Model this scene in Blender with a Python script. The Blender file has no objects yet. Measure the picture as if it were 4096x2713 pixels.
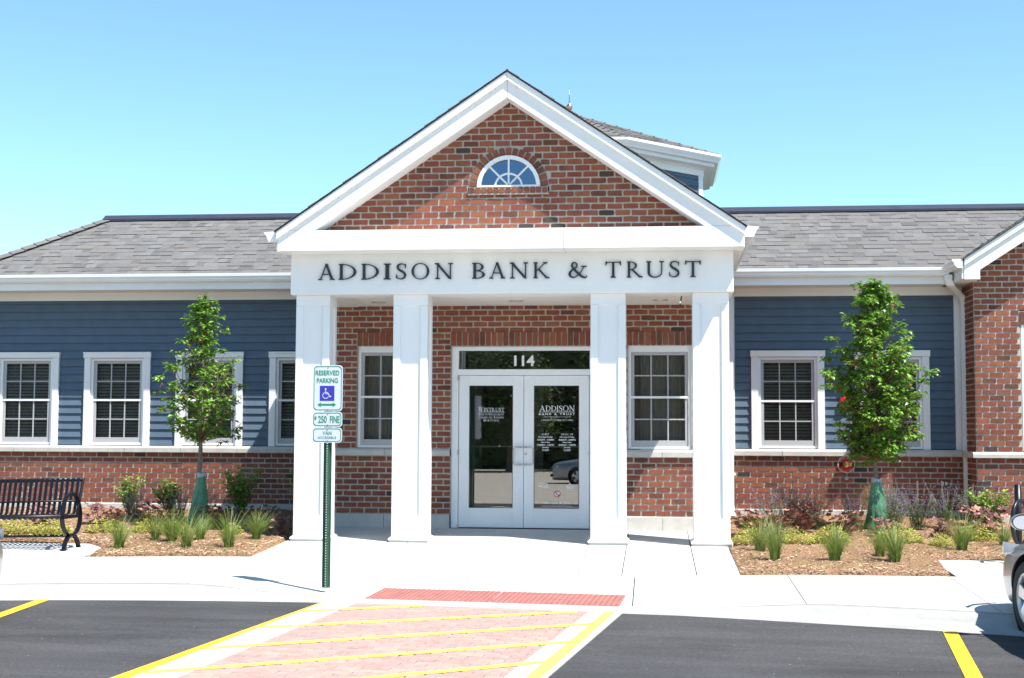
import bpy, bmesh, math, random
from mathutils import Vector, Matrix
R_ = math.radians
random.seed(7)
sc = bpy.context.scene
col = sc.collection

# ------------------------------------------------------------------ camera
CAM = Vector((1.811, -18.723, 1.313)); YAW, PITCH, ROLL = -.1053, .07, .0042
cam_d = bpy.data.cameras.new('camera'); cam = bpy.data.objects.new('camera', cam_d); col.objects.link(cam)
cam_d.sensor_width = 36; cam_d.sensor_fit = 'HORIZONTAL'; cam_d.lens = 5400 * 36 / 4096
cam_d.clip_start = .1; cam_d.clip_end = 3000
_f = Vector((math.sin(YAW) * math.cos(PITCH), math.cos(YAW) * math.cos(PITCH), math.sin(PITCH)))
_r = Vector((math.cos(YAW), -math.sin(YAW), 0)); _d = _f.cross(_r)
_r, _d = _r * math.cos(ROLL) - _d * math.sin(ROLL), _d * math.cos(ROLL) + _r * math.sin(ROLL)
M3 = Matrix((_r, -_d, -_f)).transposed()
cam.matrix_world = Matrix.Translation(CAM) @ M3.to_4x4()
sc.camera = cam

# ------------------------------------------------------------------ sky, sun, exposure
SUN = Vector((1.0, -.65, 2.0)).normalized()
w = bpy.data.worlds.new('World'); sc.world = w; w.use_nodes = True
nt = w.node_tree; bg = nt.nodes['Background']
sky = nt.nodes.new('ShaderNodeTexSky'); sky.sky_type = 'NISHITA'; sky.sun_disc = False
sky.sun_elevation = math.asin(SUN.z); sky.sun_rotation = math.atan2(SUN.x, SUN.y)
sky.altitude = 200; sky.air_density = 1.0; sky.dust_density = .0; sky.ozone_density = 5.0
tint = nt.nodes.new('ShaderNodeMix'); tint.data_type = 'RGBA'; tint.blend_type = 'MULTIPLY'; tint.inputs[0].default_value = 1
tint.inputs[7].default_value = (.97, 1.10, 1.0, 1); nt.links.new(sky.outputs[0], tint.inputs[6]); nt.links.new(tint.outputs[2], bg.inputs[0]); bg.inputs[1].default_value = .117
sl = bpy.data.lights.new('sun', 'SUN'); sl.energy = 5.0; sl.angle = R_(.53); sl.color = (1, .96, .9)
so = bpy.data.objects.new('sun', sl); col.objects.link(so)
so.rotation_euler = SUN.to_track_quat('Z', 'Y').to_euler(); so.location = (20, -15, 40)
vs = sc.view_settings; vs.view_transform = 'Standard'; vs.look = 'None'; vs.gamma = 1; vs.exposure = 1.06
sc.cycles.max_bounces = 8; sc.cycles.transparent_max_bounces = 24

# ------------------------------------------------------------------ materials
def new_mat(name):
    m = bpy.data.materials.new(name); m.use_nodes = True
    return m, m.node_tree.nodes, m.node_tree.links, m.node_tree.nodes['Principled BSDF']
def mat(name, c, rough=.6, var=.12, scale=8, bump=0, bscale=60, island=0, spec=.5, metal=0, c2=None, detail=4, hue=0, transl=0, coat=0):
    m, n, l, b = new_mat(name)
    tc = n.new('ShaderNodeTexCoord'); co = tc.outputs['Object']
    nz = n.new('ShaderNodeTexNoise'); nz.inputs['Scale'].default_value = scale; nz.inputs['Detail'].default_value = detail
    l.new(co, nz.inputs['Vector'])
    cr = n.new('ShaderNodeMix'); cr.data_type = 'RGBA'
    a = c2 if c2 else [max(0, v * (1 - var)) for v in c]; bb = c if c2 else [v * (1 + var) for v in c]
    cr.inputs[6].default_value = (*a, 1); cr.inputs[7].default_value = (*bb, 1)
    mr = n.new('ShaderNodeMapRange'); mr.inputs[1].default_value = .32; mr.inputs[2].default_value = .68
    l.new(nz.outputs[0], mr.inputs[0]); l.new(mr.outputs[0], cr.inputs[0])
    out = cr.outputs[2]
    if island or hue:
        g = n.new('ShaderNodeNewGeometry'); oi = n.new('ShaderNodeObjectInfo')
        ad = n.new('ShaderNodeMath'); l.new(g.outputs['Random Per Island'], ad.inputs[0]); l.new(oi.outputs['Random'], ad.inputs[1])
        fr = n.new('ShaderNodeMath'); fr.operation = 'FRACT'; l.new(ad.outputs[0], fr.inputs[0])
        hs = n.new('ShaderNodeHueSaturation'); l.new(out, hs.inputs['Color'])
        mv = n.new('ShaderNodeMapRange'); mv.inputs[3].default_value = 1 - island; mv.inputs[4].default_value = 1 + island
        l.new(fr.outputs[0], mv.inputs[0]); l.new(mv.outputs[0], hs.inputs['Value'])
        if hue:
            m2 = n.new('ShaderNodeMath'); m2.operation = 'MULTIPLY'; m2.inputs[1].default_value = 7.31; l.new(fr.outputs[0], m2.inputs[0])
            f2 = n.new('ShaderNodeMath'); f2.operation = 'FRACT'; l.new(m2.outputs[0], f2.inputs[0])
            mh = n.new('ShaderNodeMapRange'); mh.inputs[3].default_value = .5 - hue; mh.inputs[4].default_value = .5 + hue
            l.new(f2.outputs[0], mh.inputs[0]); l.new(mh.outputs[0], hs.inputs['Hue'])
        out = hs.outputs[0]
    l.new(out, b.inputs['Base Color'])
    b.inputs['Roughness'].default_value = rough; b.inputs['Metallic'].default_value = metal
    b.inputs['Specular IOR Level'].default_value = spec
    if coat: b.inputs['Coat Weight'].default_value = coat
    if bump:
        n2 = n.new('ShaderNodeTexNoise'); n2.inputs['Scale'].default_value = bscale; n2.inputs['Detail'].default_value = 6
        l.new(co, n2.inputs['Vector'])
        bp = n.new('ShaderNodeBump'); bp.inputs['Strength'].default_value = bump; bp.inputs['Distance'].default_value = .01
        l.new(n2.outputs[0], bp.inputs['Height']); l.new(bp.outputs[0], b.inputs['Normal'])
    if transl:
        t = n.new('ShaderNodeBsdfTranslucent'); l.new(out, t.inputs['Color'])
        mx = n.new('ShaderNodeMixShader'); mx.inputs[0].default_value = transl
        l.new(b.outputs[0], mx.inputs[1]); l.new(t.outputs[0], mx.inputs[2])
        l.new(mx.outputs[0], n['Material Output'].inputs[0])
    return m
def glass_mat(name, tint, refl, gc=(1, 1, 1)):
    m, n, l, b = new_mat(name); n.remove(b)
    tr = n.new('ShaderNodeBsdfTransparent'); tr.inputs[0].default_value = (*tint, 1)
    gl = n.new('ShaderNodeBsdfGlossy'); gl.inputs['Roughness'].default_value = .0; gl.inputs[0].default_value = (*gc, 1)
    fr = n.new('ShaderNodeFresnel'); fr.inputs[0].default_value = refl
    mx = n.new('ShaderNodeMixShader'); l.new(fr.outputs[0], mx.inputs[0]); l.new(tr.outputs[0], mx.inputs[1]); l.new(gl.outputs[0], mx.inputs[2])
    l.new(mx.outputs[0], n['Material Output'].inputs[0])
    return m
M = {}
M['white'] = mat('white_paint', (.78, .78, .775), .5, .045, 1.3, bump=.12, bscale=8)
M['white2'] = mat('white_vinyl', (.78, .78, .78), .35, .02, 5)
M['metalwhite'] = mat('white_aluminium', (.82, .825, .83), .3, .02, 4)
M['gutter'] = mat('white_gutter', (.80, .80, .80), .3, .03, 2)
M['soffit'] = mat('soffit_board', (.78, .76, .72), .55, .03, 6)
BR = []
for nm, c, c2 in (('brick_red', (.25, .079, .047), (.195, .062, .039)), ('brick_orange', (.285, .10, .052), (.22, .078, .044)), ('brick_rose', (.25, .087, .059), (.205, .073, .051)),
                  ('brick_brown', (.165, .067, .043), (.125, .051, .036)), ('brick_charcoal', (.07, .049, .04), (.05, .037, .034)), ('brick_flashed', (.24, .08, .05), (.10, .047, .037))):
    BR.append(mat(nm, c, .85, 0, 14 if nm != 'brick_flashed' else 7, bump=.5, bscale=110, island=.13, spec=.25, c2=c2, hue=.006))
M['mortar'] = mat('mortar', (.47, .425, .37), .95, .12, 20, bump=.6, bscale=160, spec=.15)
M['stone'] = mat('limestone', (.50, .48, .44), .85, .08, 9, bump=.25, bscale=120, spec=.2)
M['siding'] = mat('blue_siding', (0.085, 0.125, 0.172), .6, .06, 5, bump=.1, bscale=40, island=.05, spec=.3)
SH = [mat('shingle_grey', (0.15, 0.145, 0.142), .95, .3, 90, bump=.6, bscale=300, island=.08, spec=.15),
      mat('shingle_tan', (0.16, 0.15, 0.142), .95, .35, 90, bump=.6, bscale=300, island=.08, spec=.15),
      mat('shingle_pale', (0.163, 0.16, 0.158), .95, .3, 90, bump=.6, bscale=300, island=.1, spec=.15),
      mat('shingle_dark', (0.128, 0.124, 0.122), .95, .35, 90, bump=.6, bscale=300, island=.1, spec=.15)]
M['ridge'] = mat('ridge_vent_metal', (.035, .035, .055), .4, .1, 5)
M['drip'] = mat('black_drip_edge', (.03, .03, .032), .6)
M['glass'] = glass_mat('window_glass', (.72, .72, .70), 1.28)
M['doorglass'] = glass_mat('door_glass', (.68, .69, .68), 2.45)
M['fanglass'] = glass_mat('fanlight_glass', (.25, .32, .42), 3.0, (.42, .58, .80))
M['blind'] = mat('window_blind', (0.56, 0.53, 0.5), .6, .06, 3)
M['room'] = mat('room_dark', (.16, .15, .14), .9)
M['lobby'] = mat('lobby_wall', (.5, .48, .43), .9)
M['vinyl'] = mat('sash_grey', (0.4, 0.4, 0.41), .4, .02, 4)
M['gasket'] = mat('black_gasket', (.02, .02, .02), .6)
M['steel'] = mat('brushed_steel', (.55, .55, .54), .28, .05, 30, metal=1)
M['letter'] = mat('dark_bronze_letter', (.018, .018, .024), .35, .1, 10)
M['decal'] = mat('white_decal', (.82, .82, .82), .6, .0)
M['decalred'] = mat('red_decal', (.45, .03, .03), .6, .0)
M['concrete'] = mat('concrete', (0.504, 0.492, 0.462), .9, .07, 2.2, bump=.3, bscale=140, spec=.2)
M['curb'] = mat('curb_concrete', (0.34, 0.337, 0.325), .9, .10, 4, bump=.55, bscale=45, spec=.2)
M['black'] = mat('black_powder_coat', (.006, .006, .010), .34, .05, 10, spec=.35)
M['greenpost'] = mat('green_post_paint', (.018, .07, .04), .4, .15, 30)
M['signface'] = mat('sign_sheeting', (0.56, 0.61, 0.66), .4, .02, 6)
M['signgreen'] = mat('sign_green', (.0, .22, .13), .5, .02, 6)
M['signblue'] = mat('sign_blue', (0.035, 0.03, 0.36), .5, .02, 6)
M['yellow'] = mat('yellow_road_paint', (.75, .42, .03), .75, .10, 9, bump=.3, bscale=150, spec=.25)
M['yellow2'] = mat('lemon_road_paint', (0.8, 0.74, 0.11), .75, .09, 9, bump=.3, bscale=150, spec=.25)
M['pad'] = mat('red_warning_pad', (0.33, 0.125, 0.105), .7, .12, 8, bump=.1)
PV = [mat('paver_rose', (0.352, 0.235, 0.205), .9, .12, 14, bump=.35, bscale=130, island=.06, spec=.2), mat('paver_tan', (0.365, 0.258, 0.21), .9, .12, 14, bump=.35, bscale=130, island=.06, spec=.2),
      mat('paver_grey', (0.335, 0.24, 0.215), .9, .12, 14, bump=.35, bscale=130, island=.06, spec=.2)]
M['sand'] = mat('joint_sand', (.24, .18, .15), .95, .2, 30)
M['bark'] = mat('tree_bark', (.20, .16, .125), .9, .3, 22, bump=.5, bscale=60, spec=.2)
M['twig'] = mat('twig_bark', (.16, .085, .05), .85, .3, 30)
M['leaf'] = mat('pear_leaf', (0.2, 0.36, 0.05), .38, .25, 40, island=.4, spec=.55, hue=.02, transl=.3)
M['leaf2'] = mat('pear_leaf_deep', (0.13, 0.27, 0.038), .38, .25, 40, island=.4, spec=.55, hue=.02, transl=.25)
M['farleaf'] = mat('far_tree_leaf', (.13, .17, .07), .5, .25, 4, island=.4, transl=.35)
M['leafnew'] = mat('new_leaf', (.22, .10, .03), .4, .2, 30, island=.25, transl=.3)
M['shrubleaf'] = mat('shrub_leaf', (0.27, 0.42, 0.08), .5, .2, 30, island=.3, hue=.02, transl=.3)
M['grass'] = mat('grass_blade', (0.19, 0.29, 0.055), .5, .2, 5, island=.35, hue=.025, transl=.3)
M['grass2'] = mat('dry_grass_blade', (.30, .27, .11), .6, .2, 5, island=.3, transl=.3)
M['heuchera'] = mat('heuchera_leaf', (0.15, 0.05, 0.05), .5, .3, 20, island=.4, hue=.02, transl=.2)
M['heuchera2'] = mat('heuchera_leaf_brown', (0.36, 0.17, 0.12), .55, .3, 20, island=.4, hue=.02, transl=.2)
M['sedum'] = mat('yellow_groundcover_leaf', (0.4, 0.42, 0.07), .55, .2, 20, island=.3, hue=.02, transl=.3)
M['purple'] = mat('catmint_flower', (0.3, 0.22, 0.42), .7, .2, 20, island=.3)
M['sage'] = mat('catmint_leaf', (0.21, 0.25, 0.11), .7, .2, 20, island=.3, transl=.2)
M['chip'] = mat('bark_chip', (0.46, 0.32, 0.22), .95, .3, 20, island=.5, hue=.012, spec=.1)
M['bag'] = mat('green_watering_bag', (0.06, 0.2, 0.1), .38, .25, 9, bump=.9, bscale=9)
M['bagtop'] = mat('grey_bag_collar', (.42, .42, .44), .5, .15, 15)
M['red'] = mat('red_enamel', (.50, .02, .02), .35, .1, 10)
M['brass'] = mat('polished_brass', (.75, .55, .24), .22, .15, 12, metal=1)
M['copper'] = mat('copper', (.62, .34, .24), .3, .15, 6, metal=1)
M['tyre'] = mat('tyre_rubber', (.018, .018, .018), .8, .2, 20, bump=.2)
M['rim'] = mat('alloy_rim', (.55, .55, .56), .3, .1, 9, metal=.9)
M['silver'] = mat('silver_car_paint', (0.3, 0.31, 0.33), .32, .03, 3, metal=.55, coat=.6)
M['greycar'] = mat('grey_car_paint', (.30, .31, .32), .32, .03, 3, metal=.55, coat=.6)
M['carglass'] = mat('car_glass', (.02, .025, .025), .05, .0, 3, spec=.8)
M['plastic'] = mat('black_plastic', (.02, .02, .021), .5, .1, 10)
M['lamp'] = mat('headlamp', (.6, .62, .64), .1, .02, 3, spec=.8)
M['lampred'] = mat('tail_lamp', (.35, .01, .015), .15, .02, 3, spec=.8)
M['can'] = mat('light_can', (.5, .48, .44), .3, .1, 5, metal=.8)

def worn(m, th):
    n, l = m.node_tree.nodes, m.node_tree.links; b = n['Principled BSDF']; tc = n.new('ShaderNodeTexCoord'); z = n.new('ShaderNodeTexNoise'); z.inputs['Scale'].default_value = 34; z.inputs['Detail'].default_value = 8; z.inputs['Roughness'].default_value = .75
    l.new(tc.outputs['Object'], z.inputs[0]); r = n.new('ShaderNodeMapRange'); r.inputs[1].default_value = th; r.inputs[2].default_value = th + .05; l.new(z.outputs[0], r.inputs[0])
    t = n.new('ShaderNodeBsdfTransparent'); x = n.new('ShaderNodeMixShader'); l.new(r.outputs[0], x.inputs[0]); l.new(b.outputs[0], x.inputs[1]); l.new(t.outputs[0], x.inputs[2]); l.new(x.outputs[0], n['Material Output'].inputs[0])
worn(M['yellow'], .68); worn(M['yellow2'], .66)
def asphalt():
    m, n, l, b = new_mat('asphalt')
    tc = n.new('ShaderNodeTexCoord'); co = tc.outputs['Object']
    n1 = n.new('ShaderNodeTexNoise'); n1.inputs['Scale'].default_value = 36; n1.inputs['Detail'].default_value = 8; n1.inputs['Roughness'].default_value = .85; l.new(co, n1.inputs[0])
    n2 = n.new('ShaderNodeTexNoise'); n2.inputs['Scale'].default_value = 1.1; n2.inputs['Detail'].default_value = 5; l.new(co, n2.inputs[0])
    mp = n.new('ShaderNodeMapping'); mp.inputs['Scale'].default_value = (.35, 3, 1); l.new(co, mp.inputs[0])
    n3 = n.new('ShaderNodeTexNoise'); n3.inputs['Scale'].default_value = 1.2; n3.inputs['Detail'].default_value = 4; l.new(mp.outputs[0], n3.inputs[0])
    r1 = n.new('ShaderNodeValToRGB'); r1.color_ramp.elements[0].position = .3; r1.color_ramp.elements[0].color = (.018, .018, .0195, 1)
    r1.color_ramp.elements[1].position = .72; r1.color_ramp.elements[1].color = (.088, .0865, .088, 1); l.new(n1.outputs[0], r1.inputs[0])
    e = r1.color_ramp.elements.new(.80); e.color = (.20, .195, .19, 1)
    ad = n.new('ShaderNodeMath'); l.new(n2.outputs[0], ad.inputs[0]); l.new(n3.outputs[0], ad.inputs[1])
    mr = n.new('ShaderNodeMapRange'); mr.inputs[1].default_value = .7; mr.inputs[2].default_value = 1.3; mr.inputs[3].default_value = .72; mr.inputs[4].default_value = 1.35
    l.new(ad.outputs[0], mr.inputs[0])
    mx = n.new('ShaderNodeMix'); mx.data_type = 'RGBA'; mx.blend_type = 'MULTIPLY'; mx.inputs[0].default_value = 1
    l.new(r1.outputs[0], mx.inputs[6]); l.new(mr.outputs[0], mx.inputs[7]); 
    # sparse pale grit
    v = n.new('ShaderNodeTexVoronoi'); v.inputs['Scale'].default_value = 9; v.inputs['Randomness'].default_value = 1; l.new(co, v.inputs['Vector'])
    lt = n.new('ShaderNodeMath'); lt.operation = 'LESS_THAN'; lt.inputs[1].default_value = .052; l.new(v.outputs['Distance'], lt.inputs[0])
    sp = n.new('ShaderNodeSeparateColor'); l.new(v.outputs['Color'], sp.inputs[0])
    gt = n.new('ShaderNodeMath'); gt.operation = 'GREATER_THAN'; gt.inputs[1].default_value = .55; l.new(sp.outputs[0], gt.inputs[0])
    mu = n.new('ShaderNodeMath'); mu.operation = 'MULTIPLY'; l.new(lt.outputs[0], mu.inputs[0]); l.new(gt.outputs[0], mu.inputs[1])
    m2 = n.new('ShaderNodeMix'); m2.data_type = 'RGBA'; m2.inputs[7].default_value = (.35, .34, .31, 1)
    l.new(mu.outputs[0], m2.inputs[0]); l.new(mx.outputs[2], m2.inputs[6])
    l.new(m2.outputs[2], b.inputs['Base Color']); b.inputs['Roughness'].default_value = .9; b.inputs['Specular IOR Level'].default_value = .25
    bp = n.new('ShaderNodeBump'); bp.inputs['Strength'].default_value = .7; bp.inputs['Distance'].default_value = .008
    l.new(n1.outputs[0], bp.inputs['Height']); l.new(bp.outputs[0], b.inputs['Normal'])
    return m
M['asphalt'] = asphalt()
def mulch():
    m, n, l, b = new_mat('mulch_soil')
    tc = n.new('ShaderNodeTexCoord'); co = tc.outputs['Object']
    n1 = n.new('ShaderNodeTexNoise'); n1.inputs['Scale'].default_value = 45; n1.inputs['Detail'].default_value = 7; l.new(co, n1.inputs[0])
    r1 = n.new('ShaderNodeValToRGB'); r1.color_ramp.elements[0].position = .32; r1.color_ramp.elements[0].color = (.12, .068, .04, 1)
    r1.color_ramp.elements[1].position = .7; r1.color_ramp.elements[1].color = (.42, .255, .155, 1); l.new(n1.outputs[0], r1.inputs[0])
    n2 = n.new('ShaderNodeTexNoise'); n2.inputs['Scale'].default_value = 2.2; n2.inputs['Detail'].default_value = 5; l.new(co, n2.inputs[0])
    r2 = n.new('ShaderNodeValToRGB'); r2.color_ramp.elements[0].position = .5; r2.color_ramp.elements[0].color = (0, 0, 0, 1); r2.color_ramp.elements[1].position = .75
    l.new(n2.outputs[0], r2.inputs[0])
    mx = n.new('ShaderNodeMix'); mx.data_type = 'RGBA'; mx.inputs[7].default_value = (.20, .20, .06, 1)
    s = n.new('ShaderNodeMath'); s.operation = 'MULTIPLY'; s.inputs[1].default_value = .35; l.new(r2.outputs[0], s.inputs[0])
    l.new(s.outputs[0], mx.inputs[0]); l.new(r1.outputs[0], mx.inputs[6]); l.new(mx.outputs[2], b.inputs['Base Color'])
    b.inputs['Roughness'].default_value = .95; b.inputs['Specular IOR Level'].default_value = .1
    bp = n.new('ShaderNodeBump'); bp.inputs['Strength'].default_value = 1; bp.inputs['Distance'].default_value = .03
    l.new(n1.outputs[0], bp.inputs['Height']); l.new(bp.outputs[0], b.inputs['Normal'])
    return m
M['mulch'] = mulch()
M['lawn'] = mat('far_ground', (.05, .065, .03), .95, .3, 1.5)
M['street'] = mat('street_concrete', (.46, .41, .34), .9, .1, 1.5, bump=.2)

# ------------------------------------------------------------------ mesh helpers
def as_list(m): return m if isinstance(m, (list, tuple)) else [m]
def link(name, me, parent=None, loc=None):
    o = bpy.data.objects.new(name, me); col.objects.link(o)
    if parent is not None: o.parent = parent
    if loc is not None: o.location = loc
    return o
class MB:
    def __init__(s): s.v = []; s.f = []; s.m = []
    def quad(s, a, b, c, d, m=0): i = len(s.v); s.v += [tuple(a), tuple(b), tuple(c), tuple(d)]; s.f.append((i, i + 1, i + 2, i + 3)); s.m.append(m); return s
    def poly(s, pts, m=0): i = len(s.v); s.v += [tuple(p) for p in pts]; s.f.append(tuple(range(i, i + len(pts)))); s.m.append(m); return s
    def add(s, vs_, fs, m=0):
        i = len(s.v); s.v += [tuple(p) for p in vs_]; s.f += [tuple(i + k for k in f) for f in fs]; s.m += [m] * len(fs); return s
    def box(s, x0, x1, y0, y1, z0, z1, m=0):
        return s.add([(x0, y0, z0), (x1, y0, z0), (x1, y1, z0), (x0, y1, z0), (x0, y0, z1), (x1, y0, z1), (x1, y1, z1), (x0, y1, z1)],
                     [(3, 2, 1, 0), (4, 5, 6, 7), (0, 1, 5, 4), (1, 2, 6, 5), (2, 3, 7, 6), (3, 0, 4, 7)], m)
    def prism(s, pts, d, m=0):      # pts: 3d loop, d: extrusion vector
        n = len(pts); a = [Vector(p) for p in pts]; b = [p + Vector(d) for p in a]
        return s.add(a + b, [tuple(range(n))[::-1], tuple(range(n, 2 * n))] + [(k, (k + 1) % n, n + (k + 1) % n, n + k) for k in range(n)], m)
    def prof(s, pts, x0, x1, m=0):  # profile in (y,z) extruded along x
        return s.prism([(x0, y, z) for y, z in pts], (x1 - x0, 0, 0), m)
    def tube(s, path, rad, n=8, m=0, cap=True):
        path = [Vector(p) for p in path]; rad = rad if isinstance(rad, (list, tuple)) else [rad] * len(path)
        i0 = len(s.v); ref = None
        for k, p in enumerate(path):
            t = (path[min(k + 1, len(path) - 1)] - path[max(k - 1, 0)]).normalized()
            if ref is None: ref = t.orthogonal().normalized()
            ref = (ref - t * ref.dot(t)); ref = ref.normalized() if ref.length > 1e-6 else t.orthogonal().normalized()
            b = t.cross(ref)
            for j in range(n):
                a = 2 * math.pi * j / n; s.v.append(tuple(p + (ref * math.cos(a) + b * math.sin(a)) * rad[k]))
        for k in range(len(path) - 1):
            for j in range(n):
                s.f.append((i0 + k * n + j, i0 + k * n + (j + 1) % n, i0 + (k + 1) * n + (j + 1) % n, i0 + (k + 1) * n + j)); s.m.append(m)
        if cap:
            s.f.append(tuple(i0 + j for j in range(n))[::-1]); s.m.append(m)
            e = i0 + (len(path) - 1) * n; s.f.append(tuple(e + j for j in range(n))); s.m.append(m)
        return s
    def lathe(s, prof, c, axis='Z', n=24, m=0):   # prof: (r, h)
        i0 = len(s.v); c = Vector(c)
        for r, h in prof:
            for j in range(n):
                a = 2 * math.pi * j / n; u, v_ = r * math.cos(a), r * math.sin(a)
                s.v.append(tuple(c + (Vector((u, v_, h)) if axis == 'Z' else Vector((u, h, v_)) if axis == 'Y' else Vector((h, u, v_)))))
        for k in range(len(prof) - 1):
            for j in range(n):
                s.f.append((i0 + k * n + j, i0 + k * n + (j + 1) % n, i0 + (k + 1) * n + (j + 1) % n, i0 + (k + 1) * n + j)); s.m.append(m)
        return s
    def mesh(s, name, mats, smooth=False):
        me = bpy.data.meshes.new(name); me.from_pydata(s.v, [], s.f)
        for mm in as_list(mats): me.materials.append(mm)
        if any(s.m): me.polygons.foreach_set('material_index', s.m)
        if smooth: me.polygons.foreach_set('use_smooth', [True] * len(me.polygons))
        me.update(); return me
    def obj(s, name, mats, parent=None, loc=None, smooth=False, bevel=0, fix=False, seg=2):
        me = s.mesh(name, mats, smooth)
        if fix or bevel:
            b = bmesh.new(); b.from_mesh(me); bmesh.ops.recalc_face_normals(b, faces=b.faces); b.to_mesh(me); b.free()
        o = link(name, me, parent, loc)
        if bevel:
            md = o.modifiers.new('bevel', 'BEVEL'); md.width = bevel; md.segments = seg; md.limit_method = 'ANGLE'; md.angle_limit = R_(40)
        return o
def empty(name, loc=(0, 0, 0), rz=0):
    o = bpy.data.objects.new(name, None); col.objects.link(o); o.location = loc; o.rotation_euler = (0, 0, rz); o.empty_display_size = .1
    return o
def tag(o, label=None, cat=None, group=None, kind=None):
    if label: o['label'] = label
    if cat: o['category'] = cat
    if group: o['group'] = group
    if kind: o['kind'] = kind
    return o
def copy_tree(o, parent=None):
    c = o.copy(); col.objects.link(c); c.parent = parent
    for ch in list(o.children): copy_tree(ch, c)
    return c
def interp(pts, x):
    if x <= pts[0][0]: return pts[0][1] + (x - pts[0][0]) * (pts[1][1] - pts[0][1]) / (pts[1][0] - pts[0][0])
    for (a, fa), (b, fb) in zip(pts, pts[1:]):
        if x <= b: t = (x - a) / (b - a); return fa + (fb - fa) * t
    return pts[-1][1] + (x - pts[-1][0]) * (pts[-1][1] - pts[-2][1]) / (pts[-1][0] - pts[-2][0])
def sstep(a, b, x): t = min(1, max(0, (x - a) / (b - a))); return t * t * (3 - 2 * t)

# ------------------------------------------------------------------ lettering
def rib(pts, ws, seg=6):          # ribbon through points (catmull-rom), widths per point
    n = len(pts); P = []; Wd = []
    for i in range(n - 1):
        p0, p1, p2, p3 = [Vector(pts[min(max(k, 0), n - 1)]).to_2d() for k in (i - 1, i, i + 1, i + 2)]
        for j in range(seg + (1 if i == n - 2 else 0)):
            t = j / seg
            P.append(.5 * ((2 * p1) + (p2 - p0) * t + (2 * p0 - 5 * p1 + 4 * p2 - p3) * t * t + (3 * p1 - p0 - 3 * p2 + p3) * t ** 3)); Wd.append(ws[i] + (ws[i + 1] - ws[i]) * t)
    L, Rr = [], []
    for i, p in enumerate(P):
        t = (P[min(i + 1, len(P) - 1)] - P[max(i - 1, 0)]); t = t.normalized() if t.length > 1e-9 else Vector((1, 0)); nn = Vector((-t.y, t.x)) * Wd[i] / 2
        L.append(p + nn); Rr.append(p - nn)
    return [[L[i], L[i + 1], Rr[i + 1], Rr[i]] for i in range(len(P) - 1)]
def bowl(cx, cy, rx, ry, a0, a1, T=.135, t=.05, n=22):
    out = []
    for k in range(n):
        q = []
        for a in (a0 + (a1 - a0) * k / n, a0 + (a1 - a0) * (k + 1) / n):
            a = R_(a); wd = t + (T - t) * abs(math.cos(a)) ** 1.5
            q.append((Vector((cx + rx * math.cos(a), cy + ry * math.sin(a))), Vector((cx + (rx - wd) * math.cos(a), cy + (ry - t - (wd - t) * .12) * math.sin(a)))))
        out.append([q[0][0], q[1][0], q[1][1], q[0][1]])
    return out
def rc(x0, y0, x1, y1): return [[(x0, y0), (x1, y0), (x1, y1), (x0, y1)]]
def dg(x0, y0, x1, y1, wd): return [[(x0 - wd / 2, y0), (x0 + wd / 2, y0), (x1 + wd / 2, y1), (x1 - wd / 2, y1)]]
def sf(x, y, h=.13, up=1, hw=.065): s = .045 * up; return [[(x - h, y), (x + h, y), (x + h, y + s), (x + hw, y + s * 2.1), (x - hw, y + s * 2.1), (x - h, y + s)]]
T_ = .135; H_ = T_ / 2
def st(x): return rc(x - H_, 0, x + H_, 1) + sf(x, 0) + sf(x, 1, up=-1)
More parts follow.
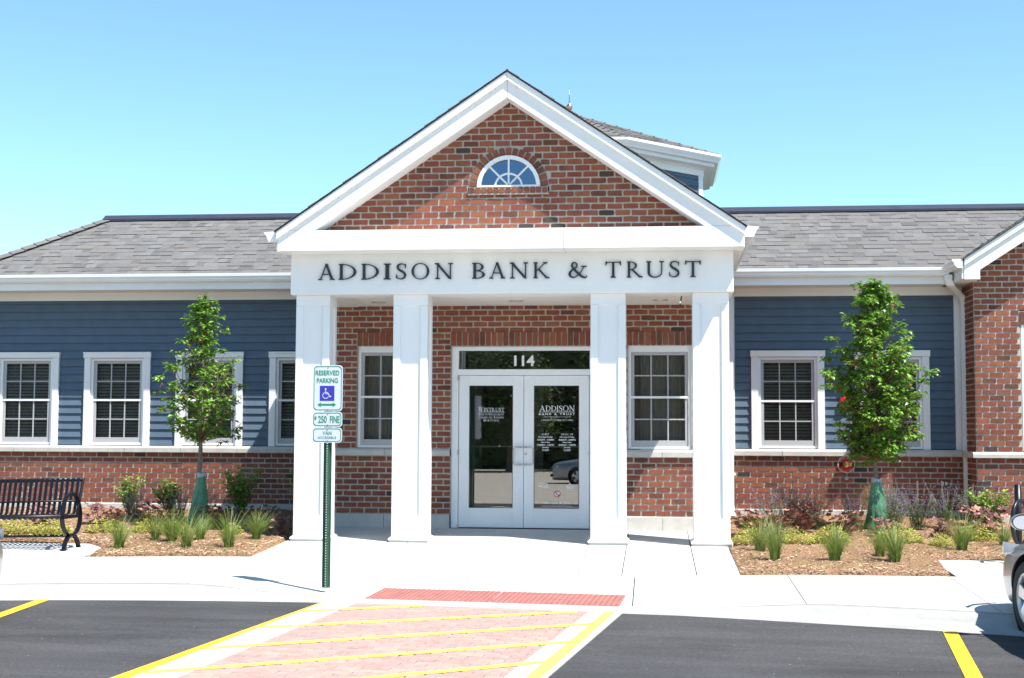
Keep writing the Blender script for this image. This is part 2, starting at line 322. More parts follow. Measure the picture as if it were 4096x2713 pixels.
GL = {
 'A': lambda: dg(.13, .02, .46, .98, .06) + dg(.47, 1.02, .84, .02, .15) + rc(.24, .32, .72, .38) + sf(.12, 0, .13, hw=.035) + sf(.85, 0, .15),
 'D': lambda: st(.16) + bowl(.16, .5, .74, .5, -90, 90),
 'I': lambda: st(.16),
 'S': lambda: rib([(.58, .74), (.55, .90), (.36, .975), (.16, .90), (.12, .74), (.22, .60), (.42, .48), (.56, .33), (.53, .13), (.33, .025), (.11, .09), (.05, .27)], [.045, .05, .06, .10, .13, .14, .145, .135, .11, .06, .05, .045]) + dg(.585, .70, .60, .96, .04) + dg(.04, .06, .05, .32, .04),
 'O': lambda: bowl(.5, .5, .5, .515, 0, 360, n=40),
 'N': lambda: dg(.15, .02, .15, .98, .06) + dg(.12, .98, .83, 0, .15) + dg(.83, 0, .83, .98, .06) + sf(.15, 0, .13, hw=.03) + sf(.12, 1, .12, -1) + sf(.83, 1, .13, -1, .03),
 'B': lambda: st(.16) + bowl(.2, .74, .40, .26, -90, 90, .12) + bowl(.2, .26, .47, .265, -90, 90, .13),
 'K': lambda: st(.16) + dg(.22, .46, .74, .98, .07) + dg(.33, .58, .84, .02, .15) + sf(.74, 1, .14, -1, .03) + sf(.86, 0, .13),
 'T': lambda: rc(.45 - H_, 0, .45 + H_, .96) + sf(.45, 0, .15) + rc(.03, .93, .87, .985) + [[(.0, .76), (.04, .76), (.14, .94), (.06, 1.03), (.03, 1.03)], [(.90, .76), (.86, .76), (.76, .94), (.84, 1.03), (.87, 1.03)]],
 'R': lambda: st(.16) + bowl(.2, .735, .43, .265, -90, 90, .125) + dg(.36, .48, .80, .03, .15) + sf(.86, 0, .11),
 'U': lambda: rc(.14 - H_, .33, .14 + H_, .98) + sf(.14, 1, .14, -1) + rc(.80, .33, .86, .98) + sf(.83, 1, .13, -1, .03) + rib([(.14, .36), (.16, .2), (.27, .07), (.47, .015), (.68, .07), (.8, .2), (.83, .36)], [.135, .13, .10, .065, .065, .06, .06]),
 '&': lambda: rib([(.95, .72), (.80, .66), (.70, .44), (.55, .22), (.36, .06), (.18, .05), (.06, .18), (.08, .36), (.24, .54), (.42, .68), (.44, .86), (.32, .96), (.20, .90), (.18, .74), (.30, .54), (.52, .28), (.74, .08), (.90, .03), (1.0, .14)], [.04, .05, .05, .05, .06, .09, .13, .12, .08, .075, .08, .06, .09, .11, .13, .14, .13, .08, .04], 5) + rc(.66, .70, .99, .745),
 'V': lambda: dg(.16, .98, .46, 0, .14) + dg(.46, 0, .76, .98, .055) + sf(.15, 1, .15, -1) + sf(.77, 1, .12, -1, .03),
 'W': lambda: dg(.17, .98, .42, 0, .14) + dg(.42, 0, .66, .98, .055) + dg(.62, .98, .88, 0, .14) + dg(.88, 0, 1.14, .98, .055) + sf(.15, 1, .15, -1) + sf(.62, 1, .13, -1) + sf(1.15, 1, .12, -1, .03),
 'C': lambda: bowl(.48, .5, .48, .515, 42, 318) + dg(.84, .66, .85, .97, .04),
 'G': lambda: bowl(.48, .5, .48, .515, 42, 330) + dg(.84, .66, .85, .97, .04) + rc(.74, .06, .87, .42) + sf(.80, .42, .14, -1),
 'E': lambda: st(.16) + rc(.16, 0, .60, .05) + rc(.16, .95, .58, 1) + rc(.16, .49, .50, .54) + dg(.60, 0, .63, .24, .04) + dg(.58, .78, .58, 1, .04),
 'F': lambda: st(.16) + rc(.16, .95, .58, 1) + rc(.16, .48, .48, .53) + dg(.58, .78, .58, 1, .04),
 'L': lambda: st(.16) + rc(.16, 0, .60, .05) + dg(.60, 0, .63, .25, .04),
 'H': lambda: st(.16) + st(.78) + rc(.2, .49, .75, .54),
 'M': lambda: dg(.14, .02, .18, .98, .06) + dg(.17, .98, .52, 0, .14) + dg(.52, 0, .86, .98, .055) + dg(.88, .98, .92, .02, T_) + sf(.14, 0, .12, hw=.03) + sf(.92, 0, .14) + sf(.14, 1, .11, -1) + sf(.90, 1, .11, -1),
 'P': lambda: st(.16) + bowl(.2, .72, .43, .28, -90, 90, .125),
 'Y': lambda: rc(.45 - H_, 0, .45 + H_, .48) + sf(.45, 0, .14) + dg(.14, .98, .44, .44, .14) + dg(.76, .98, .48, .44, .055) + sf(.13, 1, .14, -1) + sf(.77, 1, .12, -1, .03),
}
def glyph_mb(mb, ch, x0, z0, h, y, depth, wd=None, sx=1.0):
    """adds glyph with its left edge at x0; returns its width. Faces -Y."""
    polys = GL[ch](); xs = [p[0] for q in polys for p in q]; a, b = min(xs), max(xs)
    s = (wd / (b - a)) if wd else h * sx
    for k, q in enumerate(polys):
        yy = y - .0004 * (k % 5); pts = [(x0 + (p[0] - a) * s, yy, z0 + p[1] * h) for p in q]
        if depth > 0: mb.prism(pts, (0, depth, 0))
        else: mb.poly(pts)
    return (b - a) * s
def serif_line(parent, txt, x0, x1, z0, h, y, m, small=None, name='lettering'):
    """flat line of serif capitals squeezed between x0 and x1; lower-case letters become small capitals"""
    mb = MB(); adv = []
    for ch in txt:
        if ch == ' ': adv.append((None, .38, 1)); continue
        k = .78 if ch.islower() else 1; c = ch.upper(); xs = [p[0] for q in GL[c]() for p in q]
        adv.append((c, (max(xs) - min(xs)) * k, k))
    tot = sum(a[1] for a in adv) + .13 * (len(adv) - 1); s = (x1 - x0) / tot; x = x0
    for c, wd, k in adv:
        if c: glyph_mb(mb, c, x, z0, h * k, y, 0, wd * s)
        x += (wd + .13) * s
    return mb.obj(name, m, parent)
def sans(txt, name, m, parent, x0, x1, z0, h, y, bold=0.0, rot=None, depth=0.0):
    """built-in sans font squeezed into a box, facing -Y"""
    cu = bpy.data.curves.new('t', 'FONT'); cu.body = txt; cu.size = 1; cu.offset = bold; cu.extrude = 0
    o = bpy.data.objects.new('t', cu); col.objects.link(o); bpy.context.view_layer.update()
    me = bpy.data.meshes.new_from_object(o.evaluated_get(bpy.context.evaluated_depsgraph_get())); bpy.data.objects.remove(o); bpy.data.curves.remove(cu)
    xs = [v.co.x for v in me.vertices]; ys = [v.co.y for v in me.vertices]; a, b, c, d = min(xs), max(xs), min(ys), max(ys)
    for v in me.vertices:
        X = x0 + (v.co.x - a) / (b - a) * (x1 - x0); Z = z0 + (v.co.y - c) / (d - c) * h
        v.co = (X, y, Z)
    me.materials.clear(); me.materials.append(m); me.name = name
    return link(name, me, parent)

# ------------------------------------------------------------------ ground
def S(y): return .04 * y
def lot(x, y): return -.30 + .01 * (y + 6) - .015 * max(0, x - 2)
YA = [(-14, -8.0), (-9, -7.2), (-6, -6.55), (-4.44, -6.22), (-3.74, -6.1), (-2.5, -6.0), (-1.36, -5.97), (0, -6.13), (1.52, -6.35), (2.43, -6.46), (4.19, -6.8), (4.75, -6.93), (7, -7.6), (12, -9)]
def yA(x): return sum(interp(YA, x + dx) for dx in (-.3, 0, .3)) / 3
def full(x): return 1 - sstep(-3.0, -1.5, x) * (1 - sstep(1.9, 3.5, x))
def wc(x): return .45 + .27 * full(x)
def yJ(x): return yA(x) + wc(x)
YB = [(-12, -4.6), (-7, -3.7), (-4.775, -3.47), (-3.9, -3.34), (-2.9, -3.25), (-1.87, -3.64), (-1.04, -4.06), (.17, -4.3), (1.2, -4.36), (2.7, -4.18), (3.3, -4.07), (4.94, -4.03), (7, -4.1), (12, -5)]
def yB(x): return interp(YB, x)
def topz(x): y = yJ(x); lo = lot(x, yA(x)) + .015; return lo + (max(S(y), lo + .07) - lo) * full(x)
def walk_z(x, y):
    yb, yj = yB(x), yJ(x)
    if y > yb: return S(y)
    t = min(1, (yb - y) / (yb - yj)); t = t * t * (1.5 - .5 * t)
    return S(y) + t * (topz(x) - S(yj))

g = MB().quad((-600, -600, -1.6), (600, -600, -1.6), (600, 600, -1.6), (-600, 600, -1.6)).obj('ground', M['lawn']); tag(g, kind='structure')
# parking lot as a gridded sheet, edge at the gutter
mb = MB(); xs = [-40, -25, -14] + [-14 + .5 * k for k in range(1, 53)] + [20, 40]
for a, b in zip(xs, xs[1:]):
    rows = []
    for x in (a, b):
        y0 = yA(x) if -14 <= x <= 12 else yA(max(-14, min(12, x)))
        rows.append([(x, y, lot(x if x < 12 else 12, y)) for y in (y0, y0 - 1.5, y0 - 3, -11, -12.5, -14)])
    for k in range(5): mb.quad(rows[0][k + 1], rows[1][k + 1], rows[1][k], rows[0][k])
o = mb.obj('parking_lot', M['asphalt']); tag(o, kind='structure')
bm_ = bmesh.new(); bm_.from_mesh(o.data); bmesh.ops.remove_doubles(bm_, verts=bm_.verts, dist=1e-4); bm_.to_mesh(o.data); bm_.free()
o = MB().quad((-70, -57.2, -.66), (70, -57.2, -.66), (70, -13.9, -.395), (-70, -13.9, -.395)).obj('street', M['street']); tag(o, kind='structure')
# kerb and gutter
mb = MB(); prof = []; xs = [-14 + .25 * k for k in range(105)]
for x in xs:
    ya = yA(x); lo = lot(x, ya); tz = topz(x); fl = full(x); wd = wc(x); pan = lo + .015
    prof.append([(x, ya - .02, lo - .05), (x, ya, lo + .008), (x, ya + wd - .255 * fl - .02, pan), (x, ya + wd - .237 * fl - .015, pan + (tz - pan) * .25), (x, ya + wd - .205 * fl - .01, pan + (tz - pan) * .80), (x, ya + wd - .175 * fl - .006, pan + (tz - pan) * .97), (x, ya + wd - .006, tz), (x, ya + wd - .006, tz - .15)])
n = len(prof[0]); mb.v = [p for r in prof for p in r]
for i in range(len(prof) - 1):
    for k in range(n - 1): mb.f.append((i * n + k, (i + 1) * n + k, (i + 1) * n + k + 1, i * n + k + 1)); mb.m.append(0)
tag(mb.obj('curb', M['curb'], smooth=True, fix=True), kind='structure')
# sidewalk: a sub-base with separate slabs as children
walk = MB()
for i in range(96):
    a, b = -12 + .25 * i, -12 + .25 * (i + 1)
    walk.quad((a, yJ(a), walk_z(a, yJ(a)) - .03), (b, yJ(b), walk_z(b, yJ(b)) - .03), (b, yB(b), S(yB(b)) - .03), (a, yB(a), S(yB(a)) - .03))
walk = walk.obj('sidewalk', M['sand']); tag(walk, kind='structure')
def slab(x0, x1, yf, yb, zf, step=.22):
    mb = MB(); g_ = .006; x0 += g_; x1 -= g_; nx = max(2, int((x1 - x0) / step) + 1); ny = 6; P = []
    for i in range(nx):
        x = x0 + (x1 - x0) * i / (nx - 1); a, b = yf(x) + g_, yb(x) - g_
        P.append([(x, a + (b - a) * j / (ny - 1)) for j in range(ny)])
    top = [[(x, y, zf(x, y)) for x, y in r] for r in P]
    for i in range(nx - 1):
        for j in range(ny - 1): mb.quad(top[i][j], top[i + 1][j], top[i + 1][j + 1], top[i][j + 1])
    ring = [top[i][0] for i in range(nx)] + [top[-1][j] for j in range(1, ny)] + [top[i][-1] for i in range(nx - 2, -1, -1)] + [top[0][j] for j in range(ny - 2, 0, -1)]
    for k in range(len(ring)):
        p, q = ring[k], ring[(k + 1) % len(ring)]; mb.quad((p[0], p[1], p[2] - .1), (q[0], q[1], q[2] - .1), q, p)
    o = mb.obj('slab', M['concrete'], walk)
    b = bmesh.new(); b.from_mesh(o.data); bmesh.ops.remove_doubles(b, verts=b.verts, dist=1e-4); b.to_mesh(o.data); b.free()
jx = [-12, -9.7, -8.0, -6.3, -4.6, -2.9, -1.12, 1.6, 3.2, 4.87, 6.5, 8.2, 10, 12]
for a, b in zip(jx, jx[1:]): slab(a, b, yJ, yB, walk_z)
for a, b in ((-2.88, -1.3), (-1.3, .99), (.99, 1.46), (1.46, 2.25), (2.25, 2.71)): slab(a, b, yB, lambda x: -.02, lambda x, y: S(y))
slab(-9.5, -6.6, yB, lambda x: -2.25, lambda x, y: S(y)); slab(-6.6, -4.82, yB, lambda x: -2.25 - .55 * sstep(-5.25, -4.82, x), lambda x, y: S(y))
slab(4.95, 7.6, yB, lambda x: -2.71, lambda x, y: S(y)); slab(7.6, 11, yB, lambda x: -2.71, lambda x, y: S(y))
# tactile pads
def pad(p00, p10, p11, p01, nx, ny):
    mb = MB(); q = [Vector((p[0], p[1], walk_z(*p) + .006)) for p in (p00, p10, p11, p01)]
    mb.prism([q[0], q[1], q[2], q[3]], (0, 0, -.02)); o = mb.obj('warning_pad', M['pad'], walk, fix=True)
    d = MB()
    for i in range(nx):
        for j in range(ny):
            u, v_ = (i + .5) / nx, (j + .5) / ny; c = (q[0] * (1 - u) + q[1] * u) * (1 - v_) + (q[3] * (1 - u) + q[2] * u) * v_
            d.lathe([(.013, 0), (.011, .005), (.006, .0065), (.0, .0068)], c, n=8)
    tag(d.obj('domes', M['pad'], o), kind='stuff')
TL, TR, BL, BRt = (-.90, -5.20), (1.53, -5.46), (-.99, -5.71), (1.475, -5.96)
mixp = lambda a, b, t: (a[0] + (b[0] - a[0]) * t, a[1] + (b[1] - a[1]) * t)
pad(BL, mixp(BL, BRt, .497), mixp(TL, TR, .497), TL, 24, 10); pad(mixp(BL, BRt, .503), BRt, TR, mixp(TL, TR, .503), 24, 10)

# brick crosswalk with concrete borders and yellow paint
def Lp(x, y, dz=0): return (x, y, lot(x, y) + dz)
xw = MB(); xw.poly([Lp(-1.30, -6.03, .004), Lp(1.513, -6.36, .004), Lp(.72, -12.0, .004), Lp(-1.88, -12.0, .004)])
xw = xw.obj('crosswalk', M['sand']); tag(xw, kind='structure')
def strip(name, pts, m, dz, par=None, th=.012):
    o = MB().prism([Lp(x, y, dz) for x, y in pts], (0, 0, -th)).obj(name, m, par, fix=True); return o
lx = lambda y: -1.0 + (y + 6.05) * .0997
rx = lambda y: 1.215 + (y + 6.345) * .1314
strip('border', [(-1.31, -6.03), (lx(-6.05), -6.05), (lx(-12), -12), (-1.90, -12)], M['concrete'], .012, xw)
strip('border', [(rx(-6.345), -6.345), (1.515, -6.36), (.74, -12), (rx(-12), -12)], M['concrete'], .012, xw)
ang = math.atan2(-.295, 2.215); ux, uy = math.cos(ang), math.sin(ang); px_, py_ = uy, -ux
pav = []; row = 0
while row < 58:
    off = -.3 - (row % 2) * .1 + random.uniform(-.012, .012); x = off
    while x < 2.6:
        x0, x1 = x, x + .2; v0, v1 = row * .1, row * .1 + .1
        cx, cy = -1.0 + ux * (x0 + x1) / 2 + px_ * (v0 + v1) / 2, -6.05 + uy * (x0 + x1) / 2 + py_ * (v0 + v1) / 2
        la, ra = lx(cy), rx(cy)
        l_ = -1.0 + ux * x0 + px_ * v0; r__ = -1.0 + ux * x1 + px_ * v0
        if r__ > la + .02 and l_ < ra - .02:
            a0 = x0 + max(0, la - l_) / ux; a1 = x1 - max(0, r__ - ra) / ux
            pav.append((a0 + .004, a1 - .004, v0 + .004, v1 - .004))
        x += .2
    row += 1
def pav_pts(p, dz):
    f = lambda u, v_: Lp(-1.0 + ux * u + px_ * v_, -6.05 + uy * u + py_ * v_, dz)
    return [f(p[0], p[3]), f(p[1], p[3]), f(p[1], p[2]), f(p[0], p[2])]
def pav_add(mb, p, m=0):
    dz = .012 + random.uniform(-.0015, .0015); t = pav_pts(p, dz); i_ = .005; t2 = pav_pts((p[0] + i_, p[1] - i_, p[2] + i_, p[3] - i_), dz); b = pav_pts(p, 0)
    lo_ = [Vector(v) - Vector((0, 0, .004)) for v in t]
    mb.add(t2 + lo_ + b, [(0, 1, 2, 3)] + [(k, 4 + k, 4 + (k + 1) % 4, (k + 1) % 4)[::1] for k in range(4)] + [(4 + k, 8 + k, 8 + (k + 1) % 4, 4 + (k + 1) % 4) for k in range(4)], m)
pick = lambda: random.choices((0, 1, 2), (6, 2.2, 1.6))[0]
inview = [p for p in pav if p[3] < 3.75]; inview.sort(key=lambda p: -p[3]); solo = set(id(p) for p in inview[:300]); rest = MB()
for p in pav:
    k = pick()
    if id(p) in solo: t = MB(); pav_add(t, p); t.obj('paver', PV[k], xw, fix=True)
    else: pav_add(rest, p, k)
tag(rest.obj('pavers', PV, xw, fix=True), kind='stuff')
def stripe(pts, m): 
    return strip('yellow_line', pts, m, .0172, xw, .003)
lst = strip('yellow_line', [(-1.347, -6.02), (-1.255, -6.01), (-1.92, -11.7), (-2.05, -11.7)], M['yellow'], .008, xw, .004)
stripe([(1.36, -6.36), (1.45, -6.35), (.80, -11.5), (.69, -11.5)], M['yellow2'])
ly = lambda y: -1.30 - (y + 6.02) * -.116
def hatch(a, b, w_=.043):
    d = Vector((b[0] - a[0], b[1] - a[1])).normalized(); n_ = Vector((-d.y, d.x)) * w_
    stripe([(a[0] - n_.x, a[1] - n_.y), (b[0] - n_.x, b[1] - n_.y), (b[0] + n_.x, b[1] + n_.y), (a[0] + n_.x, a[1] + n_.y)], M['yellow2'])
for a, b in (((-1.36, -6.66), (-.33, -6.17)), ((-1.50, -7.66), (1.10, -6.40)), ((-1.58, -8.70), (1.30, -7.09)), ((-1.66, -9.69), (1.17, -8.04)), ((-1.75, -10.8), (1.02, -8.96)), ((-1.75, -11.7), (.86, -10.0))): hatch(a, b)
# stall lines
def stall(a, b, name='stall_line'):
    d = Vector((b[0] - a[0], b[1] - a[1])).normalized(); n_ = Vector((-d.y, d.x)) * .06
    mbx = MB(); N = 8
    for k in range(N):
        p, q = mixp(a, b, k / N), mixp(a, b, (k + 1) / N)
        mbx.quad(Lp(p[0] - n_.x, p[1] - n_.y, .006), Lp(q[0] - n_.x, q[1] - n_.y, .006), Lp(q[0] + n_.x, q[1] + n_.y, .006), Lp(p[0] + n_.x, p[1] + n_.y, .006))
    tag(mbx.obj(name, M['yellow'], fix=True), kind='structure')
stall((-4.03, -6.16), (-3.62, -11.5)); stall((4.29, -6.82), (3.66, -11.5)); 

# planting beds
def bed(name, poly_fn, xr, yr, seedn):
    rnd = random.Random(seedn); mb = MB(); N = 60; K = 40; idx = {}
    for i in range(N + 1):
        for j in range(K + 1):
            x = xr[0] + (xr[1] - xr[0]) * i / N; lo, hi = yr(x); y = lo + (hi - lo) * j / K
            e = min(sstep(0, .25, y - lo), sstep(0, .12, x - xr[0]), sstep(0, .12, xr[1] - x))
            idx[i, j] = len(mb.v); mb.v.append((x, y, S(y) - .012 + e * (.035 + .025 * rnd.random())))
    for i in range(N):
        for j in range(K): mb.f.append((idx[i, j], idx[i + 1, j], idx[i + 1, j + 1], idx[i, j + 1])); mb.m.append(0)
    o = mb.obj(name, M['mulch'], smooth=True); tag(o, kind='structure')
    ch = MB()
    for _ in range(11000):
        x = rnd.uniform(*xr); lo, hi = yr(x); t = rnd.random() ** 1.5; y = lo + .03 + (hi - lo) * t
        z = S(y) + .03 + .02 * rnd.random(); a = rnd.uniform(0, 6.3); l_ = rnd.uniform(.008, .028); w_ = rnd.uniform(.003, .008)
        u = Vector((math.cos(a), math.sin(a), rnd.uniform(-.3, .3))) * l_; v_ = Vector((-math.sin(a), math.cos(a), rnd.uniform(-.5, .5))) * w_; c = Vector((x, y, z))
        ch.quad(c - u - v_, c + u - v_ * .6, c + u + v_, c - u + v_ * .7)
    tag(ch.obj('bark_chips', M['chip'], o), kind='stuff')
    return o
def lbed(x):
    if x < -4.82: return (-2.24 - .55 * sstep(-5.25, -4.82, x), 2.03)
    return (yB(x) + .005, 2.03)
bed('mulch_bed', None, (-9.5, -2.89), lbed, 3)
bed('mulch_bed', None, (2.72, 10.0), lambda x: (yB(x) + .005 if x < 4.94 else -2.70, 2.03 if x < 6.38 else 1.3), 4)

# ================================================================== THE BANK
B = empty('bank_building'); tag(B, 'single storey brick and blue siding bank with white columned portico', 'building')
def fmap(y): return lambda u, d, z: (u, y + d, z)
BRK = []          # (polygon in (u,z), proud, map, wall, full)
def wob(x0, x1, z0, z1, rnd, j=.004):
    q = lambda: rnd.uniform(-j, j)
    xm, zm = (x0 + x1) / 2 + q(), (z0 + z1) / 2
    c = min(.008, (x1 - x0) * .15)
    return [(x0 + c, z0 + q() * .6), (xm, z0 + q()), (x1 - c, z0 + q() * .6), (x1 + q() * .5, z0 + c), (x1 + q(), zm), (x1 + q() * .5, z1 - c), (x1 - c, z1 + q() * .6), (xm, z1 + q()), (x0 + c, z1 + q() * .6), (x0 + q() * .5, z1 - c), (x0 + q(), zm), (x0 + q() * .5, z0 + c)]
rb = random.Random(11)
def brick_wall(name, u0, u1, z0, z1, mp, holes=(), xlim=None, circ=None, pitch=.0813, gap=.0195, parent=None):
    n = round((z1 - z0) / pitch); pitch = (z1 - z0) / n; back = MB()
    wall = link(name, bpy.data.meshes.new(name), parent or B)
    for k in range(n):
        za, zb = z0 + k * pitch, z0 + (k + 1) * pitch; zc = (za + zb) / 2
        a, b = (u0, u1) if xlim is None else xlim(zc)
        if b - a < .05: continue
        iv = [(a, b)]; hs = [(h[0], h[1]) for h in holes if h[2] - .005 < zc < h[3] + .005]
        if circ and abs(zc - circ[1]) < circ[2] and zc > circ[3]:
            hw = math.sqrt(max(0, circ[2] ** 2 - (zc - circ[1]) ** 2)); hs.append((circ[0] - hw, circ[0] + hw))
        for h0, h1 in hs:
            iv = [p for (p0, p1) in iv for p in ((p0, min(p1, h0)), (max(p0, h1), p1)) if p[1] - p[0] > .01]
        off = (k % 2) * .1016 - 30 * .2032
        for p0, p1 in iv:
            back.quad(mp(p0, .006, za), mp(p1, .006, za), mp(p1, .006, zb), mp(p0, .006, zb))
            i = math.floor((p0 - off) / .2032); x = off + i * .2032
            while x < p1:
                xa, xb = max(x, p0) + gap / 2, min(x + .2032, p1) - gap / 2
                if xb - xa > .03: BRK.append((wob(xa, xb, za + gap / 2, zb - gap / 2, rb), rb.uniform(-.0025, .003), mp, wall, True))
                x += .2032
    me = back.mesh(name, M['mortar']); old = wall.data; wall.data = me; bpy.data.meshes.remove(old); return wall
def soldiers(u0, u1, z0, z1, mp, wall, proud=.008, pitch=.0813):
    n = round((u1 - u0) / pitch); p = (u1 - u0) / n
    for k in range(n): BRK.append((wob(u0 + k * p + .008, u0 + (k + 1) * p - .008, z0 + .006, z1 - .006, rb), proud, mp, wall, True))
    m_ = MB(); m_.box(u0, u1, 0, .01, z0, z1)
    mm = MB().add([mp(v[0], v[1] - proud + .012, v[2]) for v in m_.v], m_.f); o = mm.obj('soldier_mortar', M['mortar'], wall)
    return o
# --- wing walls
fm_w = fmap(2.0); fm_p = fmap(-.03); fm_g = fmap(-1.86); fm_r = fmap(1.3)
wl = brick_wall('brick_wall', -9.25, -2.86, .199, .996, fm_w)
wr = brick_wall('brick_wall', 2.80, 6.45, .199, .996, fm_w)
# --- porch wall
DX0, DX1 = -1.016, 1.0; PW = ((-2.355, -1.481), (1.444, 2.318))
holes = [(DX0, DX1, 0, 2.533), (-1.03, 1.02, 2.533, 2.738)] + [(a, b, 1.1, 2.535) for a, b in PW] + [(a - .012, b + .012, 2.535, 2.742) for a, b in PW]
wp1 = brick_wall('brick_wall', -2.86, DX0, .191, .996, fm_p, holes); brick_wall('brick_wall', DX1, 2.80, .191, .996, fm_p, holes)
wp2 = brick_wall('brick_wall', -2.86, 2.80, 1.103, 3.12, fm_p, holes)
soldiers(-1.03, 1.02, 2.533, 2.738, fm_p, wp2)
for a, b in PW: soldiers(a - .012, b + .012, 2.535, 2.742, fm_p, wp2)
# porch side returns
brick_wall('brick_wall', 0, 1.95, .191, 3.5, lambda u, d, z: (-2.86 + d, u, z)); brick_wall('brick_wall', 0, 1.95, .191, 3.5, lambda u, d, z: (2.80 - d, u, z))
# --- gable
GX = -.018
wg = brick_wall('gable_wall', -3, 3, 3.80, 5.70, fm_g, [(-.545, .495, 4.345, 4.445)], lambda z: (GX - (5.70 - z) / .678, GX + (5.70 - z) / .678), (-.024, 4.44, .508, 4.44))
AC = (-.024, 4.44); nv = 17
for k in range(nv):
    a0, a1 = math.pi * (k + .09) / nv, math.pi * (k + .91) / nv; r0, r1 = .408, .502
    a0b, a1b = math.pi * (k + .14) / nv, math.pi * (k + .86) / nv
    j = lambda: rb.uniform(-.004, .004)
    BRK.append(([(AC[0] + r * math.cos(a) + j(), AC[1] + r * math.sin(a) + j()) for r, a in ((r0, a0), (r1, a0b), (r1, (a0 + a1) / 2), (r1, a1b), (r0, a1))], .006, fm_g, wg, True))
am = MB()
for k in range(48):
    a, b = math.pi * k / 48, math.pi * (k + 1) / 48; f_ = lambda r, t: fm_g(AC[0] + r * math.cos(t), .008, AC[1] + r * math.sin(t))
    am.quad(f_(.40, a), f_(.56, a), f_(.56, b), f_(.40, b))
am.obj('arch_mortar', M['mortar'], wg)
soldiers(-.530, .478, 4.352, 4.437, fm_g, wg, .03, .0775)
MB().box(-.54, .49, -1.885, -1.86, 4.338, 4.352).obj('sill_ledge', M['mortar'], wg)
# --- right hand block
RW = (7.05, 8.15)
hr = [(RW[0], RW[1], 1.08, 2.905), (RW[0] - .015, RW[1] + .015, 2.905, 3.104)]
wr1 = brick_wall('brick_wall', 6.40, 12.6, .18, .993, fm_r, hr)
RGX, RGS = 9.5, .655
wr2 = brick_wall('brick_wall', 6.40, 12.6, 1.08, 5.9, fm_r, hr, lambda z: (max(6.40, RGX - (5.84 - z) / RGS), min(12.6, RGX + (5.84 - z) / RGS)))
soldiers(RW[0] - .015, RW[1] + .015, 2.905, 3.104, fm_r, wr2)
fm_l = lambda u, d, z: (6.40 + d, u, z)
brick_wall('brick_wall', 1.30, 2.0, .18, .993, fm_l); brick_wall('brick_wall', 1.30, 2.0, 1.08, 3.6, fm_l)
# --- lay the bricks: nearest 300 singly, the rest joined
def bdist(b): u = sum(p[0] for p in b[0]) / len(b[0]); z = sum(p[1] for p in b[0]) / len(b[0]); return (Vector(b[2](u, 0, z)) - CAM).length + (6 if b[2] not in (fm_p, fm_g) else 0)
BRK.sort(key=bdist)
bpick = lambda: rb.choices(range(6), (10, 7, 6, 2.2, .55, 2.4))[0]
restw = {}
def brick_geo(mb, b, m=0):
    poly, pr, mp = b[0], b[1], b[2]; n = len(poly)
    cu, cz = sum(p[0] for p in poly) / n, sum(p[1] for p in poly) / n
    fr = [mp(cu + (u - cu) * .985, -pr - .003, cz + (z - cz) * .96) for u, z in poly]; md = [mp(u, -pr, z) for u, z in poly]; bk = [mp(u, .014, z) for u, z in poly]
    mb.add(fr + md + bk, [tuple(range(n))] + [(n + k, n + (k + 1) % n, (k + 1) % n, k) for k in range(n)] + [(2 * n + k, 2 * n + (k + 1) % n, n + (k + 1) % n, n + k) for k in range(n)], m)
for i, b in enumerate(BRK):
    k = bpick()
    if i < 300:
        t = MB(); brick_geo(t, b); t.obj('brick', BR[k], b[3], fix=True)
    else: brick_geo(restw.setdefault(b[3].name, (MB(), b[3]))[0], b, k)
for mb, wall in restw.values(): tag(mb.obj('bricks', BR, wall, fix=True), kind='stuff')

# --- stone bases and sills
def stones(name, x0, x1, y0, y1, z0, z1, n, par=B, chamf=.012):
    st_ = (x1 - x0) / n
    for k in range(n):
        a, b = x0 + k * st_ + .003, x0 + (k + 1) * st_ - .003
        MB().prof([(y0, z0), (y1, z0), (y1, z1), (y0 + chamf, z1), (y0, z1 - chamf)], a, b).obj(name, M['stone'], par, fix=True)
stones('base_stone', -9.28, -2.87, 1.975, 2.1, -.15, .197, 7); stones('base_stone', 2.81, 6.44, 1.975, 2.1, -.15, .197, 4)
stones('base_stone', -2.88, -1.03, -.055, .1, -.1, .189, 2); stones('base_stone', 1.015, 2.82, -.055, .1, -.1, .189, 2)
stones('base_stone', 6.37, 12.6, 1.27, 1.4, -.15, .178, 6); MB().box(6.372, 6.5, 1.4, 2.0, -.15, .178).obj('base_stone', M['stone'], B)
stones('sill_stone', -9.28, -2.87, 1.94, 2.12, .999, 1.096, 7, chamf=.03); stones('sill_stone', 2.81, 6.44, 1.94, 2.12, .999, 1.096, 4, chamf=.03)
stones('sill_stone', -2.87, -1.03, -.075, .1, .999, 1.10, 2, chamf=.03); stones('sill_stone', 1.015, 2.81, -.075, .1, .999, 1.10, 2, chamf=.03)
stones('sill_stone', 6.34, 12.6, 1.24, 1.4, .996, 1.077, 6, chamf=.03); MB().box(6.342, 6.5, 1.4, 2.0, .996, 1.077).obj('sill_stone', M['stone'], B)

